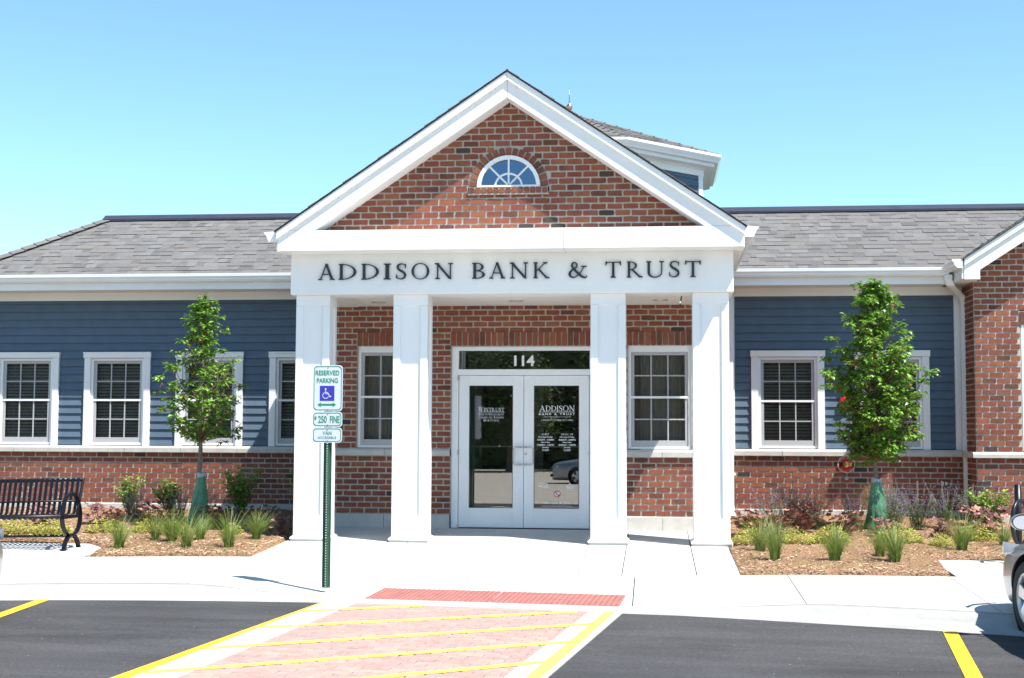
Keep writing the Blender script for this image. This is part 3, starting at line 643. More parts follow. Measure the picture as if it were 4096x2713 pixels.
# --- siding planks, one object each
def siding(x0, x1, wins, z0=1.10, z1=3.43, y=2.052, parent=B):
    bk = MB(); ws = sorted(wins); e = [x0] + [v for a, b, c, d in ws for v in (a, b)] + [x1]
    for a, b in zip(e[0::2], e[1::2]): bk.quad((a, y + .02, z0), (b, y + .02, z0), (b, y + .02, 2.48), (a, y + .02, 2.48))
    bk.quad((x0, y + .02, 2.48), (x1, y + .02, 2.48), (x1, y + .02, z1), (x0, y + .02, z1)); wall = bk.obj('siding_wall', M['siding'], parent)
    n = 19; p = (3.488 - 1.11) / n
    for k in range(n):
        za, zb = 1.11 + k * p, min(1.11 + (k + 1) * p + .02, z1)
        iv = [(x0, x1)]
        for a, b, c, d in wins:
            if c < za + p * .75 and d > za + p * .25:
                iv = [q for (q0, q1) in iv for q in ((q0, min(q1, a)), (max(q0, b), q1)) if q[1] - q[0] > .01]
        for a, b in iv:
            MB().prof([(y - .024, za), (y + .004, za), (y + .018, zb), (y + .004, zb)], a, b).obj('plank', M['siding'], wall, fix=True)
WL = [-8.225, -6.708, -5.195, -3.675]; WR = [3.815, 5.358]; CW = .55
siding(-9.2, -2.87, [(c - CW, c + CW, 1.0, 2.50) for c in WL]); siding(3.02, 6.275, [(c - .538, c + .538, 1.0, 2.50) for c in WR])

# --- sash windows
def pane_grid(par, x0, x1, z0, z1, y, cols, rows, mw=.018, mg=None):
    pw, ph = (x1 - x0) / cols, (z1 - z0) / rows
    for i in range(cols):
        for j in range(rows):
            MB().box(x0 + i * pw, x0 + (i + 1) * pw, y, y + .004, z0 + j * ph, z0 + (j + 1) * ph).obj('pane', mg or M['glass'], par)
    for i in range(1, cols): MB().box(x0 + i * pw - mw / 2, x0 + i * pw + mw / 2, y - .012, y - .001, z0, z1).obj('muntin', M['vinyl'], par)
    mb = MB()
    for j in range(1, rows): mb.box(x0, x1, y - .0105, y - .0015, z0 + j * ph - mw / 2, z0 + j * ph + mw / 2)
    mb.obj('muntin', M['vinyl'], par)
def ring(mb, x0, x1, z0, z1, y0, y1, wl_, wr_, wb, wt):
    mb.box(x0, x0 + wl_, y0, y1, z0, z1).box(x1 - wr_, x1, y0, y1, z0, z1).box(x0 + wl_, x1 - wr_, y0 + .0005, y1, z0, z0 + wb).box(x0 + wl_, x1 - wr_, y0 + .0005, y1, z1 - wt, z1); return mb
def sash_window(cx, y, casing=True, hw=.40, zt=2.449, zm=1.82, zb=1.142, blind=True):
    x0, x1 = cx - hw, cx + hw
    fr = ring(MB(), x0 - .044, x1 + .044, zb - .035, zt + (.045 if casing else .092), y, y + .09, .044, .044, .035, .045 if casing else .092).obj('window', M['white2'], B, bevel=.004)
    if casing:
        W_ = .545
        for s in (-1, 1): MB().box(*sorted((cx + s * W_, cx + s * (hw + .042))), 2.0, 2.06, 1.099, 2.492).obj('casing', M['white'], fr, bevel=.003)
        MB().prof([(1.985, 2.494), (2.07, 2.494), (2.07, 2.585), (1.975, 2.585), (1.975, 2.565), (1.985, 2.555)], cx - W_ - .012, cx + W_ + .012).obj('head_casing', M['white'], fr, fix=True)
    for (a, b, yy, rb_, rt) in ((zm - .012, zt, y + .03, .03, .045), (zb, zm + .018, y + .015, .085, .03)):
        s = ring(MB(), x0, x1, a, b, yy, yy + .04, .045, .045, rb_, rt).obj('sash', M['vinyl'], fr, bevel=.003)
        pane_grid(fr, x0 + .045, x1 - .045, a + rb_, b - rt, yy + .018, 3, 2)
    mb = MB(); mb.box(x0, x1, y + .005, y + .02, zm - .014, zm + .016); mb.obj('meeting_rail', M['white2'], fr)
    if blind:
        mb = MB(); z = zb + .06; k = 0
        while z < zt - .02:
            a = .019; mb.quad((x0 + .03, y + .095, z - a), (x1 - .03, y + .095, z - a), (x1 - .03, y + .118, z + a), (x0 + .03, y + .118, z + a)); z += .050; k += 1
        for c in (x0 + .16, x1 - .16): mb.box(c - .002, c + .002, y + .091, y + .093, zb + .05, zt)
        tag(mb.obj('blind', M['blind'], fr), kind='stuff')
        MB().quad((x0 - .1, y + .45, zb - .1), (x1 + .1, y + .45, zb - .1), (x1 + .1, y + .45, zt + .1), (x0 - .1, y + .45, zt + .1)).obj('room_back', M['room'], fr)
    else:
        mb = MB(); N = 40
        for k in range(N):
            a, b = x0 + .02 + (x1 - x0 - .04) * k / N, x0 + .02 + (x1 - x0 - .04) * (k + 1) / N
            mb.quad((a, y + .16 + .014 * math.sin(k * 1.7), zb), (b, y + .16 + .014 * math.sin((k + 1) * 1.7), zb), (b, y + .16 + .014 * math.sin((k + 1) * 1.7), zt), (a, y + .16 + .014 * math.sin(k * 1.7), zt))
        mb.obj('curtain', M['blind'], fr)
    return fr
for c in WL + WR: sash_window(c, 2.03)
for a, b in PW: sash_window((a + b) / 2, 0.0, False, hw=.392, blind=False)
sash_window(sum(RW) / 2, 1.31, False, hw=.50, zt=2.85, zm=1.98, zb=1.13)
# dark interiors behind the walls
MB().box(-9.2, -2.9, 2.6, 6.5, 0, 3.4).obj('interior_core', M['room'], B); MB().box(2.9, 12.4, 2.6, 6.5, 0, 3.4).obj('interior_core', M['room'], B)

# --- eaves, fascia, gutters, roofs of the wings
def eave(x0, x1, xa, xb):
    MB().box(xa, xb, 2.022, 2.06, 3.415, 3.54).obj('frieze_board', M['white'], B)
    MB().box(x0, x1, 1.56, 2.06, 3.541, 3.556).obj('soffit', M['soffit'], B)
    MB().box(x0, x1, 1.545, 1.575, 3.532, 3.74).obj('fascia', M['white'], B)
    MB().prof([(1.543, 3.648), (1.475, 3.648), (1.455, 3.675), (1.452, 3.70), (1.432, 3.725), (1.428, 3.765), (1.444, 3.769), (1.444, 3.755), (1.50, 3.742), (1.543, 3.742)], x0, x1).obj('gutter', M['gutter'], B, fix=True)
eave(-9.6, -2.95, -9.25, -2.87); eave(2.92, 6.1, 2.86, 6.40)
sh_unit = []
for m in SH:
    sh_unit.append(MB().add([(0, 0, 0), (1, 0, 0), (1, 1, 0), (0, 1, 0), (0, 0, 1), (1, 0, 1), (1, 1, .25), (0, 1, .25)], [(3, 2, 1, 0), (4, 5, 6, 7), (0, 1, 5, 4), (1, 2, 6, 5), (2, 3, 7, 6), (3, 0, 4, 7)]).mesh('shingle', m))
SHN = []
rs = random.Random(5)
def shingles(name, O, U, V, n, xl, xr, thick=.009):
    """roof plane: O eave origin, U unit along the eave, V full vector up the slope, n courses; xl/xr bounds along U for t in 0..1"""
    O, U, V = Vector(O), Vector(U), Vector(V); L = V.length; Vn = V / L; N = U.cross(Vn)
    mb = MB()
    for k in range(12):
        t0, t1 = k / 12, (k + 1) / 12
        mb.quad(O + U * xl(t0) + V * t0, O + U * xr(t0) + V * t0, O + U * xr(t1) + V * t1, O + U * xl(t1) + V * t1)
    deck = mb.obj(name, SH[3], B)
    for k in range(n):
        t = k / n; tm = (k + .5) / n; x = xl(tm) - rs.uniform(0, .2); xe = xr(tm)
        while x < xe:
            w_ = rs.choice((.09, .12, .15, .19, .23)) + rs.uniform(-.015, .02); a, b = max(x, xl(tm)), min(x + w_, xe); x += w_
            if b - a < .02: continue
            th = rs.choice((.4, .55, 1.1, 1.35)) * thick; o = O + U * a + V * t + N * .001
            Mx = Matrix((U * (b - a), Vn * (L / n * 1.12), N * th)).transposed().to_4x4(); Mx.translation = o
            SHN.append((((o - CAM).length), Mx, rs.choices(range(4), (7, 4.5, 4, 2.0))[0], deck))
    return deck
EZ, RY, RZ = 3.752, 3.38, 4.965
HX0, HX1 = -9.25, -7.42
rl = shingles('roof', (0, 1.455, EZ), (1, 0, 0), (0, RY - 1.455, RZ - EZ), 16, lambda t: HX0 + (HX1 - HX0) * t - .05 * (1 - t), lambda t: -2.1)
rr = shingles('roof', (0, 1.455, EZ), (1, 0, 0), (0, RY - 1.455, RZ - EZ), 16, lambda t: 2.3, lambda t: 6.25 + 2.0 * t)
MB().quad((-9.4, 1.455, EZ), (HX1, RY, RZ), (HX1, RY + .01, RZ), (-9.4, 5.3, EZ)).obj('hip_slope', SH[0], B)
MB().quad((HX1, RY, RZ), (0, RY, RZ), (0, 5.3, EZ), (-9.4, 5.3, EZ)).obj('rear_slope', SH[0], B); MB().quad((0, RY, RZ), (10, RY, RZ), (10, 5.3, EZ), (0, 5.3, EZ)).obj('rear_slope', SH[0], B)
def vent(x0, x1): MB().prof([(RY - .15, RZ - .065), (RY - .15, RZ - .035), (RY - .02, RZ + .050), (RY + .02, RZ + .050), (RY + .15, RZ - .035), (RY + .15, RZ - .065)], x0, x1).obj('ridge_vent', M['ridge'], B, fix=True)
vent(HX1 - .12, -1.9); vent(1.9, 10)
a, b = Vector((-9.33, 1.43, EZ + .0)), Vector((HX1 - .1, RY - .1, RZ - .04)); nh = 13
for k in range(nh):
    p, q = a.lerp(b, k / nh), a.lerp(b, (k + 1.15) / nh); d = (b - a).normalized(); s = d.cross(Vector((0, 0, 1))).normalized() * .13; up = s.cross(d).normalized()
    p2, q2 = p + up * .034, q + up * .018
    MB().add([p2 - s - up * .055, p2, p2 + s - up * .055, q2 - s - up * .055, q2, q2 + s - up * .055, p2 - s - up * .07, p2 - up * .018, p2 + s - up * .07], [(0, 1, 4, 3), (1, 2, 5, 4), (6, 7, 1, 0), (7, 8, 2, 1)]).obj('hip_cap', SH[(k * 7) % 3], rl, fix=False)

# --- portico roof and pediment
AX, AZ, AS = -.016, 5.854, .678
EX = 2.93; ez = AZ - AS * EX
for s in (-1, 1):
    shingles('porch_roof', (AX + s * (EX + .03), -2.2 if s > 0 else 6.2, ez - .02 + .004), (0, s, 0), (-s * (EX + .03), 0, AZ - ez + .02), 20, lambda t: 0, lambda t: 8.4, .012)
def rake(s):
    X = lambda x: AX + s * x
    c = .0015
    lo = lambda x: 5.522 - AS * x; mi = lambda x: 5.742 - AS * x; hi = lambda x: AZ - .012 - AS * x
    xa = (5.522 - 3.866) / AS; xb = (5.742 - 3.866) / AS
    MB().prism([(X(c), -2.14, lo(c)), (X(xa), -2.14, 3.868), (X(xb), -2.14, 3.868), (X(c), -2.14, mi(c))], (0, .295, 0)).obj('rake_board', M['white'], B, fix=True, bevel=.004)
    MB().prism([(X(c), -2.178, mi(c) - .004), (X(EX), -2.178, mi(EX) - .004), (X(EX), -2.178, hi(EX)), (X(c), -2.178, hi(c))], (0, .05, 0)).obj('rake_trim', M['white'], B, fix=True, bevel=.004)
    MB().prism([(X(c), -2.188, hi(c) - .001), (X(EX + .02), -2.188, hi(EX + .02) - .001), (X(EX + .02), -2.188, hi(EX + .02) + .009), (X(c), -2.188, hi(c) + .009)], (0, .04, 0)).obj('drip_edge', M['drip'], B, fix=True)
rake(-1); rake(1)
for a, b in ((-2.935, .693), (.697, 2.91)): MB().box(a, b, -2.14, -1.76, 3.608, 3.866).obj('cornice_board', M['white'], B, bevel=.004)
fz = MB().box(-2.857, 2.797, -1.78, -1.28, 3.09, 3.609).obj('frieze', M['white'], B, bevel=.006)
for s, x0, x1 in ((-1, -2.857, -2.35), (1, 2.29, 2.797)): MB().box(x0, x1, -1.2795, 0.0, 3.09, 3.609).obj('side_beam', M['white'], B)
for s, x in ((-1, -2.944), (1, 2.914)):
    a, b = sorted((x, x - s * .025)); MB().box(a, b, -2.135, 1.6, 3.60, 3.86).obj('fascia', M['white'], B)
    a, b = sorted((x - s * .025, -2.857 if s < 0 else 2.797)); MB().box(a, b, -1.76, 1.6, 3.606, 3.62).obj('soffit', M['soffit'], B)
    X = lambda v: x + s * v
    MB().prism([(X(.002), -2.12, 3.735), (X(.10), -2.12, 3.735), (X(.125), -2.12, 3.765), (X(.128), -2.12, 3.80), (X(.155), -2.12, 3.83), (X(.172), -2.12, 3.85), (X(.158), -2.12, 3.856), (X(.14), -2.12, 3.838), (X(.002), -2.12, 3.838)], (0, 3.6, 0)).obj('gutter', M['gutter'], B, fix=True)
    MB().prism([(X(.002), -2.128, 3.728), (X(.11), -2.128, 3.728), (X(.14), -2.128, 3.80), (X(.178), -2.128, 3.852), (X(.002), -2.128, 3.865)], (0, .006, 0)).obj('gutter_end', M['gutter'], B, fix=True)
# porch ceiling with joints and recessed lamps
for a, b in ((-2.35, -2.203), (-2.187, 2.155), (2.175, 2.29)): MB().box(a, b, -1.279, 0.0, 3.098, 3.12).obj('ceiling_panel', M['soffit'], B)
MB().box(-2.4, 2.3, -1.279, 0, 3.15, 3.16).obj('ceiling_back', M['gasket'], B)
for lx_, ly_ in ((-1.935, -.66), (-.038, -.72), (1.893, -.72)):
    MB().lathe([(.102, 0), (.10, -.006), (.085, -.008), (.078, -.002), (.06, .02), (.0, .02)], (lx_, ly_, 3.098), n=28).obj('recessed_light', M['can'], B, smooth=True)
# sign letters on the frieze
LX = [('A', -2.489, -2.273), ('D', -2.223, -1.991), ('D', -1.924, -1.698), ('I', -1.635, -1.541), ('S', -1.475, -1.342), ('O', -1.273, -1.043), ('N', -.973, -.739), ('B', -.492, -.326), ('A', -.273, -.065), ('N', -.013, .224), ('K', .291, .495), ('&', .736, .974), ('T', 1.198, 1.4), ('R', 1.469, 1.67), ('U', 1.711, 1.936), ('S', 1.997, 2.127), ('T', 2.193, 2.395)]
for ch, a, b in LX:
    mb = MB(); glyph_mb(mb, ch, a, 3.275, .205, -1.807, .02, b - a); mb.obj('letter', M['letter'], fz, fix=False)
# columns
def column(x0, x1):
    y0, y1 = -1.70, -1.30; st_ = .092; rcs = .022
    c = MB().box(x0 + rcs, x1 - rcs, y0 + rcs, y1 - rcs, -.02, 3.09).obj('column', M['white'], B)
    fr = MB()
    for xa, xb in ((x0, x0 + st_), (x1 - st_, x1)):
        for ya, yb in ((y0, y0 + st_), (y1 - st_, y1)): fr.box(xa, xb, ya, yb, .268, 2.948)
    fr.box(x0, x1, y0, y1, -.02, .267).box(x0, x1, y0, y1, 2.949, 3.0895)
    fr.obj('panel_frame', M['white'], c, bevel=.004)
    MB().add([(x0 - .006, y0 - .006, .0), (x1 + .006, y0 - .006, .0), (x1 + .006, y1 + .006, .0), (x0 - .006, y1 + .006, .0), (x0 - .034, y0 - .034, -.022), (x1 + .034, y0 - .034, -.022), (x1 + .034, y1 + .034, -.022), (x0 - .034, y1 + .034, -.022),
              (x0 - .034, y0 - .034, -.040), (x1 + .034, y0 - .034, -.040), (x1 + .034, y1 + .034, -.040), (x0 - .034, y1 + .034, -.040)],
             [(0, 1, 2, 3), (4, 5, 1, 0), (5, 6, 2, 1), (6, 7, 3, 2), (7, 4, 0, 3), (8, 9, 5, 4), (9, 10, 6, 5), (10, 11, 7, 6), (11, 8, 4, 7), (11, 10, 9, 8)]).obj('base_trim', M['white'], c)
    MB().box(x0 - .028, x1 + .028, y0 - .022, y1 + .02, -.16, -.0405).obj('footing', M['concrete'], c, bevel=.006)
for a, b in ((-2.799, -2.355), (-1.522, -1.077), (1.009, 1.451), (2.291, 2.741)): column(a, b)

# --- fan light
def fan():
    cx, cz, y = AC[0], 4.437, -1.868
    def arc(r0, r1, ya, yb, a0=0, a1=180, n=40):
        mb = MB(); P = []
        for k in range(n + 1):
            a = R_(a0 + (a1 - a0) * k / n); c, s_ = math.cos(a), math.sin(a); P.append([(cx + r0 * c, ya, cz + r0 * s_), (cx + r1 * c, ya, cz + r1 * s_), (cx + r1 * c, yb, cz + r1 * s_), (cx + r0 * c, yb, cz + r0 * s_)])
        mb.v = [p for q in P for p in q]
        for k in range(n):
            for j in range(4): mb.f.append((k * 4 + j, k * 4 + (j + 1) % 4, (k + 1) * 4 + (j + 1) % 4, (k + 1) * 4 + j)); mb.m.append(0)
        mb.f += [(0, 1, 2, 3), tuple(n * 4 + j for j in (3, 2, 1, 0))]; mb.m += [0, 0]; return mb
    fr = arc(.355, .404, y - .012, y + .08); fr.box(cx - .404, cx + .404, y - .014, y + .08, cz - .002, cz + .022)
    w_ = fr.obj('fan_window', M['white2'], B, fix=True)
    arc(.160, .184, y + .012, y + .026).obj('muntin', M['white2'], w_, fix=True)
    for a in (45, 90, 135):
        d = Vector((math.cos(R_(a)), 0, math.sin(R_(a)))); p = Vector((-d.z, 0, d.x)) * .0115; c = Vector((cx, y + .0135, cz + .02))
        MB().prism([c - p, c + d * .36 - p, c + d * .36 + p, c + p], (0, .012, 0)).obj('muntin', M['white2'], w_, fix=True)
    for r0, r1 in ((0.0, .172), (.172, .36)):
        for k in range(4):
            pts = [(cx + r1 * math.cos(R_(45 * k + 45 * j / 8)), y + .03, cz + r1 * math.sin(R_(45 * k + 45 * j / 8))) for j in range(9)] + ([(cx + r0 * math.cos(R_(45 * k + 45 * j / 8)), y + .03, cz + r0 * math.sin(R_(45 * k + 45 * j / 8))) for j in range(8, -1, -1)] if r0 else [(cx, y + .03, cz)])
            MB().prism(pts, (0, .004, 0)).obj('pane', M['fanglass'], w_, fix=True)
    MB().quad((cx - .42, y + .3, cz - .02), (cx + .42, y + .3, cz - .02), (cx + .42, y + .3, cz + .42), (cx - .42, y + .3, cz + .42)).obj('attic_back', M['room'], w_)
fan()

# --- entrance
fr = MB(); fr.box(DX0, -.918, .0, .13, 0, 2.53).box(.918, DX1, .0, .13, 0, 2.53).box(-.918, .918, .0005, .13, 2.471, 2.53).box(-.918, .918, .0005, .13, 2.128, 2.21)
ent = fr.obj('door_frame', M['metalwhite'], B, bevel=.003)
MB().box(-.918, .918, .045, .053, 2.21, 2.471).obj('transom_pane', M['doorglass'], ent)
sans('114', 'lettering', M['decal'], ent, -.141, .145, 2.256, .15, .043, .03)
MB().box(DX0, DX1, -.03, .14, -.012, .004).obj('threshold', M['gasket'], ent)
def leaf(s):
    xa, xb = (-.911, -.003) if s < 0 else (.003, .911)
    g0, g1 = (-.765, -.153) if s < 0 else (.143, .769)
    d = MB(); d.box(xa, g0, .012, .055, .012, 2.123).box(g1, xb, .012, .055, .012, 2.123).box(g0, g1, .0125, .055, .012, .283).box(g0, g1, .0125, .055, 1.98, 2.123)
    dr = d.obj('door', M['metalwhite'], ent, bevel=.003)
    ring(MB(), g0, g1, .283, 1.98, .010, .03, .006, .006, .006, .006).obj('gasket', M['gasket'], dr)
    MB().box(g0 + .004, g1 - .004, .022, .030, .287, 1.976).obj('pane', M['doorglass'], dr)
    MB().box(g0 + .006, g1 - .006, .065, .10, 1.125, 1.142).obj('push_bar', M['steel'], dr)
    hx = -.022 if s < 0 else .022; ox = s * .115
    MB().tube([(hx, .012, 1.128), (hx, -.045, 1.128)] + [(hx + ox * .82, -.05, 1.128), (hx + ox * .95, -.05, 1.112), (hx + ox, -.05, 1.08), (hx + ox, -.05, .935), (hx + ox * .95, -.05, .903), (hx + ox * .82, -.05, .887), (hx, -.045, .887), (hx, .012, .887)], .0115, 10).obj('handle', M['steel'], dr, smooth=True)
    for z in (2.10, 1.06, .03): MB().box(*sorted((s * .905, s * .93)), -.012, .012, z - .045 if z != .03 else .005, z + .02).obj('hinge', M['steel'], dr)
    if s > 0: MB().lathe([(.0, -.012), (.02, -.012), (.024, .013)], (.028, .012, 1.035), 'Y', 18).obj('lock', M['steel'], dr)
    return dr
dl, dr_ = leaf(-1), leaf(1); yd = .0205
serif_line(dl, 'Wintrust', -.639, -.274, 1.622, .064, yd, M['decal']); MB().quad((-.647, yd, 1.611), (-.271, yd, 1.611), (-.271, yd, 1.616), (-.647, yd, 1.616)).obj('rule', M['decal'], dl)
serif_line(dl, 'Wealth Management', -.639, -.28, 1.567, .033, yd, M['decal']); serif_line(dl, 'Commercial Banking', -.638, -.28, 1.524, .033, yd, M['decal']); serif_line(dl, 'Mortgage', -.567, -.348, 1.483, .033, yd, M['decal'])
serif_line(dr_, 'ADDISON', .22, .707, 1.626, .078, yd, M['decal']); MB().quad((.209, yd, 1.613), (.71, yd, 1.613), (.71, yd, 1.618), (.209, yd, 1.618)).obj('rule', M['decal'], dr_)
sans('B A N K   &   T R U S T', 'lettering', M['decal'], dr_, .209, .71, 1.573, .027, yd, .02)
sans('A branch of Schaumburg Bank & Trust Company, N.A.', 'lettering', M['decal'], dr_, .27, .656, 1.538, .017, yd)
serif_line(dr_, 'a WINTRUST COMMUNITY BANK'.replace('a', 'A').upper().replace('A WINTRUST', 'a WINTRUST'), .237, .687, 1.492, .024, yd, M['decal'])
for x0, x1, hd, hrs in ((.19, .42, 'LOBBY', ('Monday-Friday', '9:00AM - 5:00PM', 'Saturday', '9:00AM - 1:00PM', 'Sunday', 'CLOSED')), (.49, .72, 'DRIVE UP', ('Monday-Friday', '8:00AM - 6:00PM', 'Saturday', '8:00AM - 1:00PM', 'Sunday', 'CLOSED'))):
    c = (x0 + x1) / 2; wid = lambda t: .0155 * len(t) / 2
    serif_line(dr_, hd, c - .0125 * len(hd) * .82, c + .0125 * len(hd) * .82, 1.293, .027, yd, M['decal'])
    for k, t in enumerate(hrs): sans(t, 'lettering', M['decal'], dr_, c - wid(t), c + wid(t), 1.254 - .0357 * k, .024, yd, .015)
sans('MEMBER', 'lettering', M['decal'], dr_, .216, .347, .611, .018, yd, .02); sans('FDIC', 'lettering', M['decal'], dr_, .216, .347, .567, .036, yd, .04)
hm = MB(); hx, hz = .643, .555     # equal housing mark
hm.poly([(hx - .05, yd, hz + .035), (hx, yd, hz + .078), (hx + .05, yd, hz + .035), (hx + .05, yd, hz + .022), (hx, yd, hz + .063), (hx - .05, yd, hz + .022)])
for a, b, c, d in ((-.04, -.029, 0, .036), (.029, .04, 0, .036), (-.029, .029, 0, .009), (-.018, .018, .016, .024), (-.018, .018, .031, .039)): hm.quad((hx + a, yd, hz + c), (hx + b, yd, hz + c), (hx + b, yd, hz + d), (hx + a, yd, hz + d))
hm.obj('house_mark', M['decal'], dr_); sans('EQUAL HOUSING LENDER', 'lettering', M['decal'], dr_, .597, .69, .531, .013, yd)
ng = MB(); cx_, cz_ = .4675, .484
for k in range(28):
    a, b = 2 * math.pi * k / 28, 2 * math.pi * (k + 1) / 28
    ng.quad(*[(cx_ + r * math.cos(t), yd - .0006, cz_ + r * math.sin(t)) for r, t in ((.038, a), (.047, a), (.047, b), (.038, b))])
ng.quad((cx_ - .034, yd - .0009, cz_ + .026), (cx_ - .026, yd - .0009, cz_ + .034), (cx_ + .034, yd - .0009, cz_ - .026), (cx_ + .026, yd - .0009, cz_ - .034)); ng.obj('prohibition_ring', M['decalred'], dr_)
MB().poly([(cx_ - .034, yd, cz_ + .016), (cx_ + .03, yd, cz_ + .016), (cx_ + .03, yd, cz_ + .001), (cx_ - .004, yd, cz_ + .001), (cx_ - .010, yd, cz_ - .008), (cx_ - .016, yd, cz_ - .008), (cx_ - .022, yd, cz_ - .026), (cx_ - .036, yd, cz_ - .026)]).obj('pistol_mark', M['decal'], dr_)
serif_line(dr_, 'NO SMOKING', .28, .651, .342, .038, yd, M['decal']); sans('Indoors or Within 15 Feet of Entrance', 'lettering', M['decal'], dr_, .253, .671, .309, .018, yd)
# lobby behind the doors
lb = MB(); lb.quad((-1.6, .14, -.01), (1.6, .14, -.01), (1.6, 2.4, -.01), (-1.6, 2.4, -.01)).quad((-1.6, 2.4, 0), (1.6, 2.4, 0), (1.6, 2.4, 3), (-1.6, 2.4, 3)).quad((-1.6, .14, 0), (-1.6, 2.4, 0), (-1.6, 2.4, 3), (-1.6, .14, 3)).quad((1.6, .14, 0), (1.6, 2.4, 0), (1.6, 2.4, 3), (1.6, .14, 3)).quad((-1.6, .14, 2.9), (1.6, .14, 2.9), (1.6, 2.4, 2.9), (-1.6, 2.4, 2.9))
lb.obj('lobby', M['lobby'], B)
ring(MB(), -1.0, 1.0, 0, 2.3, 2.33, 2.38, .12, .12, .2, .12).box(-.08, .08, 2.335, 2.38, .2, 2.18).obj('inner_door_frame', M['metalwhite'], B)
MB().quad((-.9, 2.37, .2), (.9, 2.37, .2), (.9, 2.37, 2.2), (-.9, 2.37, 2.2)).obj('inner_doorway', M['room'], B)
for s in (-1, 1): MB().box(*sorted((s * 1.45, s * 1.3)), .4, .43, 1.0, 1.7).obj('poster', M['decal'], B)

# --- right block trim
MB().box(6.275, 6.402, 2.0, 2.06, 1.097, 3.42).obj('corner_board', M['white'], B); MB().box(2.93, 3.022, 2.0, 2.06, 1.097, 3.42).obj('corner_board', M['white'], B)
rz = lambda x: 3.83 + RGS * (x - 6.20)
MB().prism([(6.20, .95, 3.53), (6.42, .95, 3.53), (6.42, .95, 3.665), (RGX, .95, rz(RGX) - .315), (RGX, .95, rz(RGX) - .11), (6.20, .95, 3.72)], (0, .37, 0)).obj('rake_board', M['white'], B, fix=True, bevel=.004)
MB().prism([(6.20, .915, 3.722), (RGX, .915, rz(RGX) - .108), (RGX, .915, rz(RGX) - .005), (6.20, .915, 3.822)], (0, .05, 0)).obj('rake_trim', M['white'], B, fix=True, bevel=.004)
MB().prism([(6.17, .905, 3.805), (RGX, .905, rz(RGX) - .010), (RGX, .905, rz(RGX) + .0), (6.17, .905, 3.815)], (0, .04, 0)).obj('drip_edge', M['drip'], B, fix=True)
X2 = 2 * RGX
MB().prism([(X2 - 6.20, .95, 3.53), (X2 - 6.42, .95, 3.53), (X2 - 6.42, .95, 3.665), (RGX, .95, rz(RGX) - .315), (RGX, .95, rz(RGX) - .11), (X2 - 6.20, .95, 3.72)], (0, .37, 0)).obj('rake_board', M['white'], B, fix=True)
shingles('roof', (6.15, 6.5, 3.80), (0, -1, 0), (RGX - 6.15, 0, rz(RGX) - 3.80), 24, lambda t: 0, lambda t: 5.61, .011)
shingles('roof', (X2 - 6.15, .89, 3.80), (0, 1, 0), (6.15 - RGX, 0, rz(RGX) - 3.80), 24, lambda t: 0, lambda t: 5.61, .011)
MB().box(6.185, 6.40, 1.0, 2.0, 3.535, 3.55).obj('soffit', M['soffit'], B); MB().box(6.17, 6.195, .96, 2.0, 3.54, 3.80).obj('fascia', M['white'], B)
MB().prism([(6.168, .90, 3.69), (6.10, .90, 3.69), (6.06, .90, 3.73), (6.055, .90, 3.76), (6.02, .90, 3.80), (6.03, .90, 3.815), (6.168, .90, 3.815)], (0, .55, 0)).obj('gutter', M['gutter'], B, fix=True)
# downspouts
def rect_tube(path, wx, wy, name='downspout'):
    mb = MB(); n = len(path); i0 = 0
    for k, p in enumerate(path):
        p = Vector(p); mb.v += [tuple(p + Vector(q)) for q in ((-wx, -wy, 0), (-wx * .3, -wy * 1.12, 0), (wx * .3, -wy * 1.12, 0), (wx, -wy, 0), (wx, wy, 0), (-wx, wy, 0))]
    for k in range(n - 1):
        for j in range(6): mb.f.append((k * 6 + j, k * 6 + (j + 1) % 6, (k + 1) * 6 + (j + 1) % 6, (k + 1) * 6 + j)); mb.m.append(0)
    return mb.obj(name, M['gutter'], B, smooth=False, fix=True)
rect_tube([(6.09, 1.50, 3.66), (6.09, 1.50, 3.58), (6.13, 1.53, 3.50), (6.30, 1.80, 3.41), (6.385, 1.89, 3.36), (6.405, 1.90, 3.28), (6.405, 1.90, .25), (6.40, 1.88, .16), (6.39, 1.70, .10)], .055, .04)
rect_tube([(2.955, 1.90, 3.5), (2.955, 1.90, .25), (2.965, 1.85, .13), (2.98, 1.72, .07)], .04, .035)
MB().box(2.91, 3.02, 1.88, 1.97, .70, .74).obj('strap', M['gutter'], B)
# wall services
MB().box(6.03, 6.075, 1.93, 1.985, .57, .63).box(6.085, 6.125, 1.94, 1.985, .575, .625).obj('junction_box', M['steel'], B, bevel=.005)
MB().lathe([(.034, .02), (.034, -.02), (.024, -.03), (.02, -.01), (0, -.01)], (4.662, 1.98, .673), 'Y', 18).obj('drain_outlet', M['steel'], B, smooth=True)

# --- octagonal cupola
OX, OY, OA = .253, 6.0, 2.74
def octo(a, z): return [(OX + a / math.cos(math.pi / 8) * math.cos(R_(22.5 + 45 * k)), OY + a / math.cos(math.pi / 8) * math.sin(R_(22.5 + 45 * k)), z) for k in range(8)]
def oring(name, prof, m):      # prof: (apothem, z)
    mb = MB(); rows = [octo(a, z) for a, z in prof]; mb.v = [p for r in rows for p in r]; n = len(prof)
    for i in range(n - 1):
        for k in range(8): mb.f.append((i * 8 + k, i * 8 + (k + 1) % 8, (i + 1) * 8 + (k + 1) % 8, (i + 1) * 8 + k)); mb.m.append(0)
    return mb.obj(name, m, B)
oring('cupola_gutter', [(OA - .12, 6.055), (OA - .06, 6.055), (OA - .045, 6.09), (OA - .02, 6.12), (OA, 6.15), (OA, 6.19), (OA - .02, 6.195), (OA - .12, 6.17)], M['gutter'])
